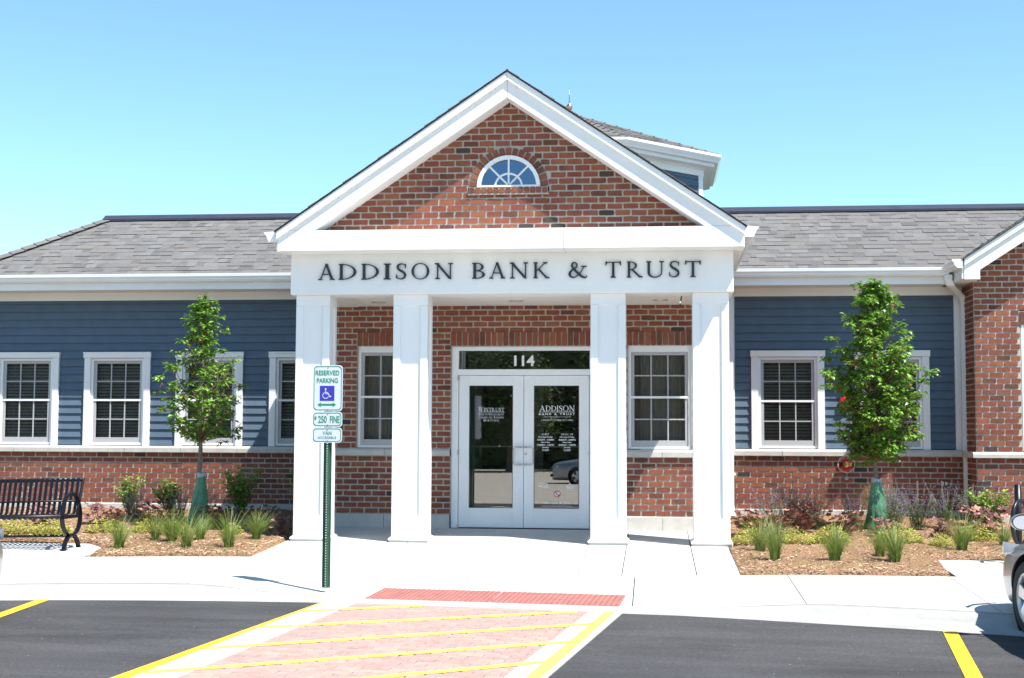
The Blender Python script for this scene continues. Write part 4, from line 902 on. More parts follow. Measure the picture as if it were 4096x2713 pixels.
oring('cupola_cornice', [(2.42, 5.95), (2.46, 5.955), (2.46, 5.975), (OA - .14, 5.985), (OA - .125, 5.99), (OA - .125, 6.17)], M['white'])
cb = oring('cupola_frieze', [(2.40, 5.84), (2.43, 5.84), (2.43, 5.965)], M['white'])
for k in range(8):
    p0, p1 = octo(2.40, 0)[k], octo(2.40, 0)[(k + 1) % 8]; a, b = Vector(p0), Vector(p1); d = (b - a).normalized(); nn = Vector((d.y, -d.x, 0))
    z = 4.4
    while z < 5.83:
        q0, q1 = a + d * .09, b - d * .09; z1 = min(z + .125, 5.845)
        MB().add([tuple(q0 + nn * .012 + Vector((0, 0, z))), tuple(q1 + nn * .012 + Vector((0, 0, z))), tuple(q1 - nn * .004 + Vector((0, 0, z1 + .01))), tuple(q0 - nn * .004 + Vector((0, 0, z1 + .01))), tuple(q0 - nn * .01 + Vector((0, 0, z))), tuple(q1 - nn * .01 + Vector((0, 0, z)))], [(0, 1, 2, 3), (4, 5, 1, 0)]).obj('plank', M['siding'], cb); z += .125
    for s, e in ((a, a + d * .1), (b - d * .1, b)):
        MB().prism([tuple(s + nn * .022 + Vector((0, 0, 4.4))), tuple(e + nn * .022 + Vector((0, 0, 4.4))), tuple(e + nn * .022 + Vector((0, 0, 5.85))), tuple(s + nn * .022 + Vector((0, 0, 5.85)))], tuple(-nn * .03)).obj('corner_board', M['white'], cb, fix=True)
APX = Vector((OX, OY, 7.25))
for k in range(8):
    p0, p1 = Vector(octo(OA - .05, 6.19)[k]), Vector(octo(OA - .05, 6.19)[(k + 1) % 8]); mid = (p0 + p1) / 2; U_ = (p1 - p0).normalized(); half = (p1 - p0).length / 2
    if k in (0, 4, 5, 6, 7): shingles('cupola_roof', tuple(mid), tuple(U_), tuple(APX - mid), 18, lambda t: -half * (1 - t), lambda t: half * (1 - t), .010)
    else: MB().poly([tuple(p0), tuple(p1), tuple(APX)]).obj('cupola_roof', SH[0], B)
    for j in range(12):
        a, b = p0.lerp(APX, j / 12), p0.lerp(APX, (j + 1.1) / 12); dd = (APX - p0).normalized(); s = dd.cross(Vector((0, 0, 1))).normalized() * .10; up = s.cross(dd).normalized()
        MB().add([a - s - up * .01, a + up * .03, a + s - up * .01, b - s - up * .025, b + up * .015, b + s - up * .025], [(0, 1, 4, 3), (1, 2, 5, 4)]).obj('hip_cap', SH[j % 3], cb)
MB().lathe([(.03, -.1), (.035, .0), (.02, .06), (.03, .066), (.05, .085), (.062, .123), (.05, .16), (.03, .18), (.016, .19), (.014, .2), (.010, .3), (.003, .5), (0, .5)], (OX, OY, 7.25), n=20).obj('finial', M['copper'], B, smooth=True)
# place shingles: nearest 300 singly, the rest joined per roof
SHN.sort(key=lambda s: s[0] + (3 if s[3].name.startswith('porch') or 'cupola' in s[3].name else 0) + (0 if s[3] in (rl, rr) else 8)); rest = {}
UV = [(0, 0, 0), (1, 0, 0), (1, 1, 0), (0, 1, 0), (0, 0, 1), (1, 0, 1), (1, 1, .25), (0, 1, .25)]
for i, (d, Mx, k, deck) in enumerate(SHN):
    if i < 300: o = link('shingle', sh_unit[k], deck); o.matrix_local = Mx
    else: rest.setdefault(deck.name, (MB(), deck))[0].add([Mx @ Vector(v) for v in UV], [(4, 5, 6, 7), (0, 1, 5, 4), (1, 2, 6, 5), (3, 0, 4, 7)], k)
for mb, deck in rest.values(): tag(mb.obj('shingles', SH, deck), kind='stuff')

# ================================================================== FURNITURE
# --- accessible parking sign on its perforated post
def sign():
    root = empty('parking_sign', (-1.453, -5.42, S(-5.42) - .01), 0); tag(root, 'reserved accessible parking sign stack on green perforated post at the ramp', 'sign')
    z0 = root.location.z; zz = lambda z: z - z0
    post = MB(); H = zz(1.99); hw, dp, p = .026, .030, .0254
    # web with real holes
    n = int(H / p)
    for k in range(n):
        a, b = k * p, (k + 1) * p; c = (a + b) / 2; r = .0052
        oc = [(r * math.cos(R_(45 * j + 22.5)), r * math.sin(R_(45 * j + 22.5))) for j in range(8)]
        sq = [(.011, 0), (.011, p / 2), (0, p / 2), (-.011, p / 2), (-.011, 0), (-.011, -p / 2), (0, -p / 2), (.011, -p / 2)]
        if k % 1 == 0:
            for y in (-.002, .002):
                for j in range(8):
                    j2 = (j + 1) % 8
                    i_ = [(sq[j][0], y, c + sq[j][1]), (sq[j2][0], y, c + sq[j2][1]), (oc[j][0] * 1., y, c + oc[j][1]), (oc[j - 1][0], y, c + oc[j - 1][1])]
                    post.quad(*i_)
    for s in (-1, 1):
        post.prism([(s * .011, -.002, 0), (s * .024, .026, 0), (s * .042, .026, 0), (s * .042, .030, 0), (s * .021, .030, 0), (s * .008, .002, 0)], (0, 0, H))
    post.obj('post', M['greenpost'], root)
    def plate(za, zb, wd=.1525):
        pts = []; r = .036; za, zb = zz(za), zz(zb)
        for cx, cz, a0 in ((wd - r, zb - r, 0), (-wd + r, zb - r, 90), (-wd + r, za + r, 180), (wd - r, za + r, 270)):
            for j in range(7): a = R_(a0 + 15 * j); pts.append((cx + r * math.cos(a), cz + r * math.sin(a)))
        pl = MB().prism([(x, -.010, z) for x, z in pts], (0, .003, 0)).obj('sign_plate', M['signface'], root, fix=True)
        cz0 = (za + zb) / 2; rg = MB(); hh = (zb - za) / 2
        def ins(d): return [(x * (wd - d) / wd, cz0 + (z - cz0) * (hh - d) / hh) for x, z in pts]
        o1, o2 = ins(.010), ins(.0165)
        for j in range(len(pts)):
            k = (j + 1) % len(pts); rg.quad(*[(x, -.0115, z) for x, z in (o1[j], o1[k], o2[k], o2[j])])
        rg.obj('border', M['signgreen'], pl); 
        for z in (zb - .02, za + .02): MB().lathe([(0, -.006), (.005, -.005), (.006, .0)], (.004, -.010, z), 'Y', 10).obj('bolt', M['steel'], pl)
        return pl, za, zb
    yt = -.0118; G = M['signgreen']
    p1, a, b = plate(1.531, 1.992); h = b - a; u = lambda px: (px - 568) / 516 * .3048; v = lambda py: b - (py - 92) / 801 * h
    sans('RESERVED', 'lettering', G, p1, u(355), u(768), v(270), v(183) - v(270), yt, .02); sans('PARKING', 'lettering', G, p1, u(378), u(743), v(402), v(317) - v(402), yt, .02)
    MB().quad((u(433), yt, v(713)), (u(686), yt, v(713)), (u(686), yt, v(452)), (u(433), yt, v(452))).obj('symbol_panel', M['signblue'], p1)
    sy = MB(); q = lambda x, y: (u(x), v(y)); wch = .0062
    pl_ = rib([q(533, 520), q(534, 560), q(536, 592)], [.009, .008, .0085]) + [[q(533, 562), q(577, 562), q(577, 574), q(533, 574)], [q(532, 583), q(586, 583), q(586, 597), q(532, 597)], [q(572, 590), q(588, 586), q(614, 640), q(600, 648)], [q(600, 636), q(630, 626), q(633, 640), q(606, 652)]]
    pl_ += rib([q(520, 568), q(495, 590), q(483, 620), q(497, 655), q(530, 672), q(562, 664), q(584, 640)], [.0065] * 7)
    pl_ += [[(u(533) + .0085 * math.cos(2 * math.pi * k / 14), v(507) + .0085 * math.sin(2 * math.pi * k / 14)) for k in range(14)]]
    for k, poly in enumerate(pl_): sy.poly([(x, yt - .0006 - .0002 * (k % 4), z) for x, z in poly])
    sy.obj('wheelchair_symbol', M['signface'], p1)
    ar = MB(); ar.poly([(x, yt, z) for x, z in (q(395, 780), q(458, 738), q(448, 766), q(662, 766), q(652, 738), q(716, 780), q(652, 824), q(662, 796), q(448, 796), q(458, 824))]); ar.obj('arrow', G, p1)
    p2, a2, b2 = plate(1.373, 1.525); v2 = lambda py: b2 - (py - 905) / 267 * (b2 - a2); u2 = lambda px: (px - 560) / 518 * .3048
    sans('$', 'lettering', G, p2, u2(335), u2(376), v2(1072), v2(985) - v2(1072), yt, .02); sans('250', 'lettering', G, p2, u2(402), u2(550), v2(1104), v2(978) - v2(1104), yt, .02); sans('FINE', 'lettering', G, p2, u2(606), u2(774), v2(1104), v2(980) - v2(1104), yt, .02)
    p3, a3, b3 = plate(1.215, 1.367); v3 = lambda py: b3 - (py - 1180) / 267 * (b3 - a3); u3 = lambda px: (px - 553) / 518 * .3048
    sans('VAN', 'lettering', G, p3, u3(474), u3(632), v3(1310), v3(1247) - v3(1310), yt, .01); sans('ACCESSIBLE', 'lettering', G, p3, u3(388), u3(712), v3(1378), v3(1336) - v3(1378), yt, .005)
sign()

# --- steel strap bench
def bench(loc, rz):
    root = empty('park_bench', loc, rz); root.rotation_euler.y = R_(-1.6); tag(root, 'black steel strap bench with oval arm rings on the paved pad', 'bench')
    L = 1.83; K = M['black']
    # strap profile in (y,z): front roll -> seat -> back -> top roll   (front is -y)
    prof = [(-.235, .375), (-.262, .385), (-.268, .405), (-.255, .425), (-.20, .430), (-.05, .415), (.10, .405), (.155, .415), (.185, .45), (.215, .56), (.25, .70), (.275, .80), (.295, .845), (.325, .855), (.345, .835), (.335, .81)]
    n = 26
    strap = MB(); W_ = .019
    A = [(-W_, y, z) for y, z in prof]; Bq = [(W_, y, z) for y, z in prof]; t = .006
    for k in range(len(prof) - 1):
        strap.quad(A[k], Bq[k], Bq[k + 1], A[k + 1]); o_ = lambda p: (p[0], p[1] + t * .7, p[2] - t * .7)
        strap.quad(o_(A[k]), o_(A[k + 1]), o_(Bq[k + 1]), o_(Bq[k])); strap.quad(A[k], A[k + 1], o_(A[k + 1]), o_(A[k])); strap.quad(Bq[k], o_(Bq[k]), o_(Bq[k + 1]), Bq[k + 1])
    sm = strap.mesh('strap', K)
    for k in range(n): link('strap', sm, root, (-L + .05 + (L - .10) * k / (n - 1), 0, 0))
    for y, z, r in ((-.245, .405, .021), (.145, .40, .018), (.318, .832, .022), (.205, .57, .012)): MB().tube([(-L, y, z), (0, y, z)], r, 10).obj('rail', K, root, smooth=True)
    for x in (0, -L):
        pts = []
        for k in range(33):
            a = 2 * math.pi * k / 32; pts.append((.005 + .235 * math.cos(a) * (1 - .12 * math.sin(a)), .42 + .265 * math.sin(a)))
        fl = MB(); w_ = .028
        for k in range(32):
            (y0, z0), (y1, z1) = pts[k], pts[k + 1]; f_ = lambda y, z, s, kk: (x + s * w_, y * (1 if kk else .955) + (0 if kk else .0003), .42 + (z - .42) * (1 if kk else .962))
            for (i_, j_) in ((1, 1), (0, 0)):
                fl.quad(f_(y0, z0, -1, i_), f_(y0, z0, 1, i_), f_(y1, z1, 1, i_), f_(y1, z1, -1, i_))
            for s in (-1, 1): fl.quad(f_(y0, z0, s, 0), f_(y0, z0, s, 1), f_(y1, z1, s, 1), f_(y1, z1, s, 0))
        fl.obj('arm_ring', K, root, fix=True)
        for s in (-1, 1):
            p = [(x, .005 + s * .015, .165), (x, .005 + s * .09, .145), (x, .005 + s * .15, .09), (x, .005 + s * .19, .0)]
            lg = MB(); hw_ = .026; th = .012
            rows = []
            for k, q in enumerate(p):
                d = Vector(p[min(k + 1, 3)]) - Vector(p[max(k - 1, 0)]); nn = Vector((0, -d.z, d.y)).normalized() * th
                rows.append([Vector(q) + nn + Vector((-hw_, 0, 0)), Vector(q) + nn + Vector((hw_, 0, 0)), Vector(q) - nn + Vector((hw_, 0, 0)), Vector(q) - nn + Vector((-hw_, 0, 0))])
            lg.v = [tuple(v) for r in rows for v in r]
            for k in range(3):
                for j in range(4): lg.f.append((k * 4 + j, k * 4 + (j + 1) % 4, k * 4 + 4 + (j + 1) % 4, k * 4 + 4 + j)); lg.m.append(0)
            lg.box(x - .032, x + .032, .005 + s * .19 - .045, .005 + s * .19 + .045, -.002, .008); lg.obj('leg', K, root, fix=True)
        MB().tube([(x, .15, .40), (x, .22, .58), (x, .318, .832), (x, .325, .85)], .018, 8).obj('back_post', K, root, smooth=True)
        MB().box(x - .012, x + .012, -.24, .20, .37, .40).obj('seat_bracket', K, root)
    MB().tube([(-L, .005, .158), (0, .005, .158)], .016, 8).obj('stretcher', K, root, smooth=True)
bench((-5.27, -2.78, S(-2.78) + .002), R_(-3))

# --- post and ring bicycle rack
root = empty('bicycle_rack', (5.87, -2.95, S(-2.95))); tag(root, 'black post and ring bicycle rack beside the silver car', 'bicycle rack')
MB().tube([(0, 0, 0), (0, 0, .885)], .036, 16).obj('post', M['black'], root, smooth=True); MB().lathe([(.0, .012), (.09, .01), (.09, .0)], (0, 0, 0), n=20).obj('base_plate', M['black'], root)
rg = MB(); P = []
for k in range(33):
    a = 2 * math.pi * k / 32; P.append((.02 + .21 * math.cos(a) * math.cos(.9), .21 * math.cos(a) * math.sin(.9), .46 + .25 * math.sin(a)))
rg.tube(P, .022, 10).obj('ring', M['black'], root, smooth=True)

# --- fire department connection, alarm horn and bell
root = empty('fire_department_connection', (4.662, 1.985, .874)); tag(root, 'brass twin fire hose inlet on round red plate below the sill', 'fire connection')
MB().lathe([(0, -.006), (.125, -.006), (.125, .0)], (0, 0, 0), 'Y', 40).obj('plate', M['red'], root)
MB().lathe([(.119, -.0075), (.1255, -.0085), (.127, .0)], (0, 0, 0), 'Y', 40).obj('plate_rim', M['decal'], root)
def arc_text(txt, r, a0, a1, par, size):
    n = len(txt)
    for k, ch in enumerate(txt):
        if ch == ' ': continue
        a = R_(a0 + (a1 - a0) * k / (n - 1)); o = sans(ch, 'lettering', M['decal'], par, -size * .36, size * .36, -size / 2, size, -.0085)
        o.location = (r * math.cos(a), 0, r * math.sin(a)); o.rotation_euler = (0, -(a - math.pi / 2) if r > 0 and a0 > a1 else -(a + math.pi / 2), 0)
arc_text('AUTO SPKR', .100, 152, 28, root, .024); arc_text('FIRE DEPT CONN', .104, 218, 322, root, .013)
br_ = MB().lathe([(.034, 0), (.036, -.05), (.046, -.07), (.046, -.085), (0, -.10)], (0, 0, 0), 'Y', 24).obj('body', M['brass'], root, smooth=True)
for s in (-1, 1):
    d = Vector((s * .80, -.55, 0)).normalized(); c0 = Vector((s * .012, -.055, 0))
    MB().tube([c0, c0 + d * .05, c0 + d * .055, c0 + d * .088], [.030, .032, .037, .038], 20, cap=False).obj('inlet', M['brass'], root, smooth=True)
    MB().tube([c0 + d * .07, c0 + d * .071], [.033, .033], 20).obj('inlet_cap', M['gasket'], root)
root = empty('fire_alarm_horn', (4.655, 2.03, 2.055)); tag(root, 'small red fire alarm horn high on blue siding beside the tree', 'alarm')
MB().box(-.06, .06, -.045, .01, -.06, .06).obj('housing', M['red'], root, bevel=.01); MB().box(-.035, .035, -.062, -.046, -.02, .03).obj('strobe_lens', M['decal'], root, bevel=.006)
for k in range(4): MB().box(-.045, .045, -.049, -.0445, -.05 + .007 * k, -.047 + .007 * k).obj('grille_slot', M['gasket'], root)
root = empty('alarm_bell', (4.66, 2.03, 1.80)); tag(root, 'round red alarm bell on blue siding under the horn', 'bell')
MB().lathe([(0, -.075), (.04, -.073), (.065, -.06), (.085, -.035), (.093, -.005), (.09, .0), (0, .0)], (0, 0, 0), 'Y', 28).obj('gong', M['red'], root, smooth=True); MB().lathe([(0, -.085), (.016, -.083), (.016, -.07)], (0, 0, 0), 'Y', 12).obj('centre_bolt', M['steel'], root)

# ================================================================== PLANTS
def leaf_geo(mb, p, d, up, l_, w_, m=0, fold=.25):
    d = d.normalized(); s = d.cross(up); s = s.normalized() if s.length > 1e-4 else d.orthogonal().normalized(); n = s.cross(d).normalized()
    a, e = p, p + d * l_ - n * l_ * .12; b1 = p + d * l_ * .42 + s * w_ + n * w_ * fold; b2 = p + d * l_ * .42 - s * w_ + n * w_ * fold; c = p + d * l_ * .45
    i = len(mb.v); mb.v += [tuple(a), tuple(b1), tuple(c), tuple(b2), tuple(e)]; mb.f += [(i, i + 1, i + 4, i + 2), (i, i + 2, i + 4, i + 3)]; mb.m += [m, m]
def tree(loc, prof, z_c0, H, nlimb, nleaf, seedn, label, mats, dens, bag_label, lean=(0, 0)):
    rnd = random.Random(seedn); root = empty('pear_tree', loc); tag(root, label, 'tree', 'young street trees in the planting beds')
    trunk = []; N = 14
    for k in range(N + 1):
        t = k / N; trunk.append(Vector((lean[0] * t + .018 * math.sin(t * 9 + seedn), lean[1] * t + .015 * math.cos(t * 7), H * .93 * t)))
    rad = [.040 * (1 - .86 * (k / N) ** .9) + .003 for k in range(N + 1)]; rad[0] *= 1.35
    MB().tube(trunk, rad, 10).obj('trunk', M['bark'], root, smooth=True)
    tp = lambda z: trunk[min(N, max(0, int(z / (H * .93) * N)))]
    br = MB(); cr = MB()
    def cluster(c, d, n_):
        for _ in range(n_):
            a = rnd.uniform(0, 6.283); off = Vector((math.cos(a), math.sin(a), rnd.uniform(-.9, .7))) * rnd.uniform(.01, .065)
            dd = Vector((math.cos(a), math.sin(a), rnd.uniform(-1.1, .25))) + d * .4
            sz = rnd.uniform(.75, 1.2); m = 0 if rnd.random() < .55 else 1
            if rnd.random() < .05: m = 2
            leaf_geo(cr, c + off, dd, Vector((rnd.uniform(-.5, .5), rnd.uniform(-.5, .5), 1)), .070 * sz, .024 * sz, m, rnd.uniform(.1, .5))
    for i in range(nlimb):
        t = (i + rnd.random()) / nlimb; ze = z_c0 + (H - z_c0) * (t ** .9); th = i * 2.399 + rnd.uniform(-.5, .5)
        r = interp(prof, (ze - z_c0) / (H - z_c0)) * (rnd.uniform(.72, 1.08) if rnd.random() < .7 else rnd.uniform(.35, .8)) * (.86 if math.sin(th * 2.3 + seedn + ze * 3) > .4 else 1.04)
        zs = max(z_c0 - .12, ze - r * rnd.uniform(.9, 1.5)); s0 = tp(zs); s0 = Vector((s0.x, s0.y, zs)); ax = tp(ze)
        e = Vector((ax.x + r * math.cos(th), ax.y + r * math.sin(th), ze)); mid = s0.lerp(e, .5) + Vector((.12 * r * math.cos(th), .12 * r * math.sin(th), -.10 * r)) 
        pts = [s0, s0.lerp(mid, .5) + Vector((0, 0, -.01)), mid, mid.lerp(e, .5) + Vector((0, 0, .01)), e]
        br.tube(pts, [.011, .009, .0065, .0045, .002], 5)
        nc = max(3, int(dens * r * 9))
        for k in range(nc):
            u = .25 + .78 * (k + rnd.random()) / nc
            c = pts[0].lerp(pts[2], u * 2) if u < .5 else pts[2].lerp(pts[4], min(1.05, u * 2 - 1))
            tw = Vector((rnd.gauss(0, 1), rnd.gauss(0, 1), rnd.gauss(.2, .7))).normalized() * rnd.uniform(.02, .19) * (1 if u < .9 else .5)
            br.tube([c, c + tw * .6 + Vector((0, 0, .006)), c + tw], [.0035, .0025, .0015], 4, cap=False)
            cluster(c + tw, (e - s0).normalized(), int(nleaf * rnd.uniform(.7, 1.3)))
    top = tp(H)
    for k in range(10): cluster(Vector((top.x + rnd.gauss(0, .03), top.y + rnd.gauss(0, .03), H * .93 + (H * .07) * rnd.random())), Vector((0, 0, 1)), nleaf)
    br.obj('branches', M['twig'], root); cr.obj('crown', mats, root)
    # watering bag: a thing of its own
    bg_ = empty('watering_bag', loc); tag(bg_, bag_label, 'watering bag', 'watering bags around the tree trunks')
    return root, bg_
def bagmesh(bg_, h, rb_, rt, seedn, skew=0):
    rnd = random.Random(seedn); mb = MB(); n = 44; rows = 16; ph = rnd.uniform(0, 6)
    for k in range(rows):
        t = k / (rows - 1); r = rb_ + (rt - rb_) * t ** 1.25
        for j in range(n):
            a = 2 * math.pi * j / n; rr_ = r * (1 + .12 * math.sin(2 * a + ph + 2.5 * t) + .06 * math.sin(7 * a - 5 * t + math.sin(9 * t + a)) + .035 * math.sin(15 * a + 6 * t) + .04 * math.sin(11 * t + 2 * a) - .16 * (max(0, math.cos(a + 1.75)) ** 10) * (1 - t)); mb.v.append((skew * t + rr_ * math.cos(a), rr_ * .8 * math.sin(a), h * t + .015 * math.sin(2 * a + ph) * t))
    for k in range(rows - 1):
        for j in range(n): mb.f.append((k * n + j, k * n + (j + 1) % n, (k + 1) * n + (j + 1) % n, (k + 1) * n + j)); mb.m.append(0)
    mb.obj('bag', M['bag'], bg_, smooth=True)
    cl = MB(); 
    for k, (r, z) in enumerate(((rt * 1.02, h - .02), (rt * .98, h + .045), (rt * .8, h + .06), (rt * .72, h + .03))):
        for j in range(16): a = 2 * math.pi * j / 16; cl.v.append((skew + r * math.cos(a) * (1 + .1 * math.sin(3 * a)), r * .8 * math.sin(a), z + .012 * math.sin(2 * a + 1)))
    for k in range(3):
        for j in range(16): cl.f.append((k * 16 + j, k * 16 + (j + 1) % 16, (k + 1) * 16 + (j + 1) % 16, (k + 1) * 16 + j)); cl.m.append(0)
    cl.obj('collar', M['bagtop'], bg_, smooth=True)
LM = [M['leaf'], M['leaf2'], M['leafnew']]
t1, b1 = tree((-4.535, -.29, .0), [(0, .42), (.08, .56), (.22, .64), (.40, .68), (.52, .58), (.62, .44), (.72, .27), (.85, .22), (.95, .17), (1, .06)], 1.32, 3.14, 64, 19, 23, 'slender young pear tree with sparse open crown left of the portico', LM, 1.0, 'green watering bag with pale collar around the left tree trunk')
bagmesh(b1, .70, .135, .065, 3, .03)
t2, b2 = tree((4.80, .07, .02), [(0, .36), (.1, .58), (.22, .68), (.38, .72), (.5, .64), (.6, .58), (.70, .52), (.80, .40), (.9, .28), (1, .10)], 1.10, 3.38, 112, 26, 8, 'dense cone shaped young pear tree right of the portico', LM, 1.35, 'green watering bag draped around the right tree trunk')
bagmesh(b2, .66, .18, .07, 5)

# shrubs
def shrub(loc, h, r, n, seedn, label, lm='shrubleaf', size=.045):
    rnd = random.Random(seedn); root = empty('leafy_shrub', loc); tag(root, label, 'shrub', 'leafy shrubs along the wall')
    st_ = MB(); lv = MB()
    for k in range(20):
        th = rnd.uniform(0, 6.283); rr_ = r * rnd.uniform(.2, 1) ; e = Vector((rr_ * math.cos(th), rr_ * .7 * math.sin(th), h * rnd.uniform(.6, 1.0))); m_ = e * .5 + Vector((0, 0, .05))
        st_.tube([(0, 0, 0), tuple(m_), tuple(e)], [.006, .004, .002], 5, cap=False)
        for j in range(int(n * 1.5)):
            t = rnd.uniform(.25, 1.03); c = m_ * (2 * t) if t < .5 else m_.lerp(e, t * 2 - 1); a = rnd.uniform(0, 6.283)
            d = Vector((math.cos(a), math.sin(a), rnd.uniform(-.5, .7))); s_ = rnd.uniform(.7, 1.3)
            leaf_geo(lv, c + d * .015, d, Vector((0, 0, 1)), size * s_, size * .34 * s_, 0, rnd.uniform(0, .4))
    st_.obj('stems', M['twig'], root); lv.obj('leaves', M[lm], root)
shrub((-6.05, .95, .04), .62, .26, 26, 31, 'small light green shrub at the bench end against the brick wall', size=.05)
shrub((-5.33, .75, .04), .62, .28, 26, 32, 'rounded light green shrub midway between bench and left tree', size=.06)
shrub((-4.25, .75, .04), .78, .38, 34, 33, 'taller rounded leaf shrub just behind the left watering bag', size=.07)
shrub((-3.35, 1.0, .04), .74, .34, 34, 34, 'dark leafy shrub in the portico shade beside the leftmost column', size=.06)
shrub((6.30, .1, .02), .58, .36, 38, 35, 'bushy green shrub at the brick corner behind the bicycle rack', size=.055)
# grasses: three kinds of clump, copied
def grass_clump(seedn, n=150, h=.42, spread=.17):
    rnd = random.Random(seedn); mb = MB()
    for _ in range(n):
        th = rnd.uniform(0, 6.283); r0 = rnd.uniform(0, .05); L = h * rnd.uniform(.55, 1.1); ln = rnd.uniform(.1, 1.25) * spread; w_ = rnd.uniform(.0022, .0042); dr = rnd.uniform(.0, .42)
        wnd = Vector((.07, .02, 0)) * rnd.random(); b = Vector((r0 * math.cos(th), r0 * math.sin(th), 0)); s = Vector((-math.sin(th + .6), math.cos(th + .6), 0)) * w_; m = 0 if rnd.random() < .8 else 1
        P = []
        for k in range(6):
            t = k / 5; P.append(b + Vector((math.cos(th) * ln, math.sin(th) * ln, 0)) * t ** 1.7 + wnd * t * t + Vector((0, 0, L * (t - dr * t ** 3))))
        for k in range(5):
            a, c = (1 - .16 * k), (1 - .16 * (k + 1)); a, c = max(.1, a), max(.05, c)
            mb.quad(P[k] - s * a, P[k] + s * a, P[k + 1] + s * c, P[k + 1] - s * c, m)
    return mb.mesh('blades', [M['grass'], M['grass2']])
GM = [grass_clump(41, 240, .46, .26), grass_clump(42, 280, .52, .22), grass_clump(43, 220, .40, .34), grass_clump(44, 180, .48, .32), grass_clump(45, 300, .44, .24)]
GLIST = [((-4.607, -2.924), 1.0, 0, 'upright grass clump nearest the bench at the bed tip'), ((-4.50, -2.02), .9, 1, 'thin grass clump behind the one at the bed tip'), ((-4.21, -2.2), 1.02, 0, 'full grass clump below the left shrubs, third from the bench'),
         ((-3.84, -2.72), 1.0, 2, 'broad arching grass clump at the front of the left bed'), ((-3.93, -1.97), .85, 1, 'small grass clump in front of the left watering bag'), ((-3.328, -2.669), 1.08, 0, 'tall grass clump at the front of the left bed near the walk'),
         ((-3.257, -1.769), .95, 2, 'arching grass clump in the portico shadow by the leftmost column'), ((3.049, -2.352), 1.05, 1, 'tall grass clump beside the rightmost column'), ((3.154, -3.155), .98, 0, 'grass clump nearest the walk in the right bed'),
         ((3.818, -3.147), 1.12, 1, 'upright grass clump at the front centre of the right bed'), ((4.39, -2.661), .92, 0, 'rear grass clump of the close pair below the right tree'), ((4.469, -3.181), 1.18, 2, 'front grass clump of the close pair below the right tree'),
         ((5.45, -2.02), 1.1, 1, 'arching grass clump between the pair and the bicycle rack'), ((6.05, -1.55), .85, 2, 'short grass clump behind the bicycle rack'), ((4.95, 1.0), 1.3, 2, 'airy blue green grass behind the right watering bag'), ((3.9, .6), 1.1, 2, 'fine grass clump left of the right watering bag'), ((-2.98, -1.0), .5, 2, 'tiny grass tuft at the foot of the leftmost column')]
for k, ((x, y), s, kind, lab) in enumerate(GLIST):
    root = empty('grass_clump', (x, y, S(y) + .02), k * 1.9); root.scale = (s, s, s); tag(root, lab, 'grass', 'ornamental grass clumps in the beds'); link('blades', GM[(kind + k * 2) % 5], root)
# heuchera, catmint and yellow groundcover
def heuchera(seedn, m):
    rnd = random.Random(seedn); mb = MB(); stn = MB()
    for _ in range(80):
        th = rnd.uniform(0, 6.283); r = rnd.uniform(.02, .2); z = rnd.uniform(.05, .26); c = Vector((r * math.cos(th), r * math.sin(th), z)); sz = rnd.uniform(.022, .042); t = Vector((rnd.uniform(-.7, .7), rnd.uniform(-1, .2), 1)).normalized(); u = t.orthogonal().normalized(); v_ = t.cross(u)
        pts = []
        for k in range(10): a = 2 * math.pi * k / 10; q = sz * (1 if k % 2 else .72); pts.append(c + (u * math.cos(a) + v_ * math.sin(a)) * q + t * (.2 * sz if k % 2 else 0))
        i = len(mb.v); mb.v.append(tuple(c)); mb.v += [tuple(p) for p in pts]; mb.f += [(i, i + 1 + k, i + 1 + (k + 1) % 10) for k in range(10)]; mb.m += [0 if rnd.random() < .65 else 1] * 10
        if rnd.random() < .5: stn.tube([(0, 0, 0), tuple(c)], [.002, .0015], 4, cap=False)
    return mb.mesh('leaves', [M['heuchera'], M['heuchera2']]), stn.mesh('stems', M['twig'])
def catmint(seedn):
    rnd = random.Random(seedn); mb = MB(); fl = MB()
    for _ in range(44):
        th = rnd.uniform(0, 6.283); r = rnd.uniform(.02, .27); h = rnd.uniform(.22, .46); e = Vector((r * math.cos(th), r * .8 * math.sin(th), h)); mb.tube([(e.x * .3, e.y * .3, 0), tuple(e * .6 + Vector((0, 0, .03))), tuple(e)], [.002, .0017, .001], 4, cap=False)
        for k in range(16):
            t = rnd.uniform(.1, .68); a = rnd.uniform(0, 6.283); leaf_geo(mb, e * t, Vector((math.cos(a), math.sin(a), .4)), Vector((0, 0, 1)), .026, .009)
        for k in range(20):
            t = rnd.uniform(.62, 1.02); a = rnd.uniform(0, 6.283); leaf_geo(fl, e * t, Vector((math.cos(a), math.sin(a), .3)), Vector((0, 0, 1)), .014, .006)
    return mb.mesh('stems', M['sage']), fl.mesh('flowers', M['purple'])
def cover(seedn):
    rnd = random.Random(seedn); mb = MB()
    for _ in range(700):
        th = rnd.uniform(0, 6.283); r = .22 * math.sqrt(rnd.random()); z = rnd.uniform(0, 1) * .16 * (1 - (r / .24) ** 2) + .01; a = rnd.uniform(0, 6.283)
        leaf_geo(mb, Vector((r * math.cos(th), r * .75 * math.sin(th), z)), Vector((math.cos(a), math.sin(a), rnd.uniform(-.1, .9))), Vector((0, 0, 1)), .028, .010)
    return mb.mesh('leaves', M['sedum'])
HM = [heuchera(51, 0), heuchera(52, 0)]; CMs = [catmint(61), catmint(62)]; GV = [cover(71), cover(72)]
def put(name, x, y, s, meshes, names, lab, cat, grp, rz):
    s *= 1.22; root = empty(name, (x, y, S(y) + .02), rz); root.scale = (s, s, s); tag(root, lab, cat, grp)
    for m_, nm in zip(meshes, names): tag(link(nm, m_, root), kind='stuff')
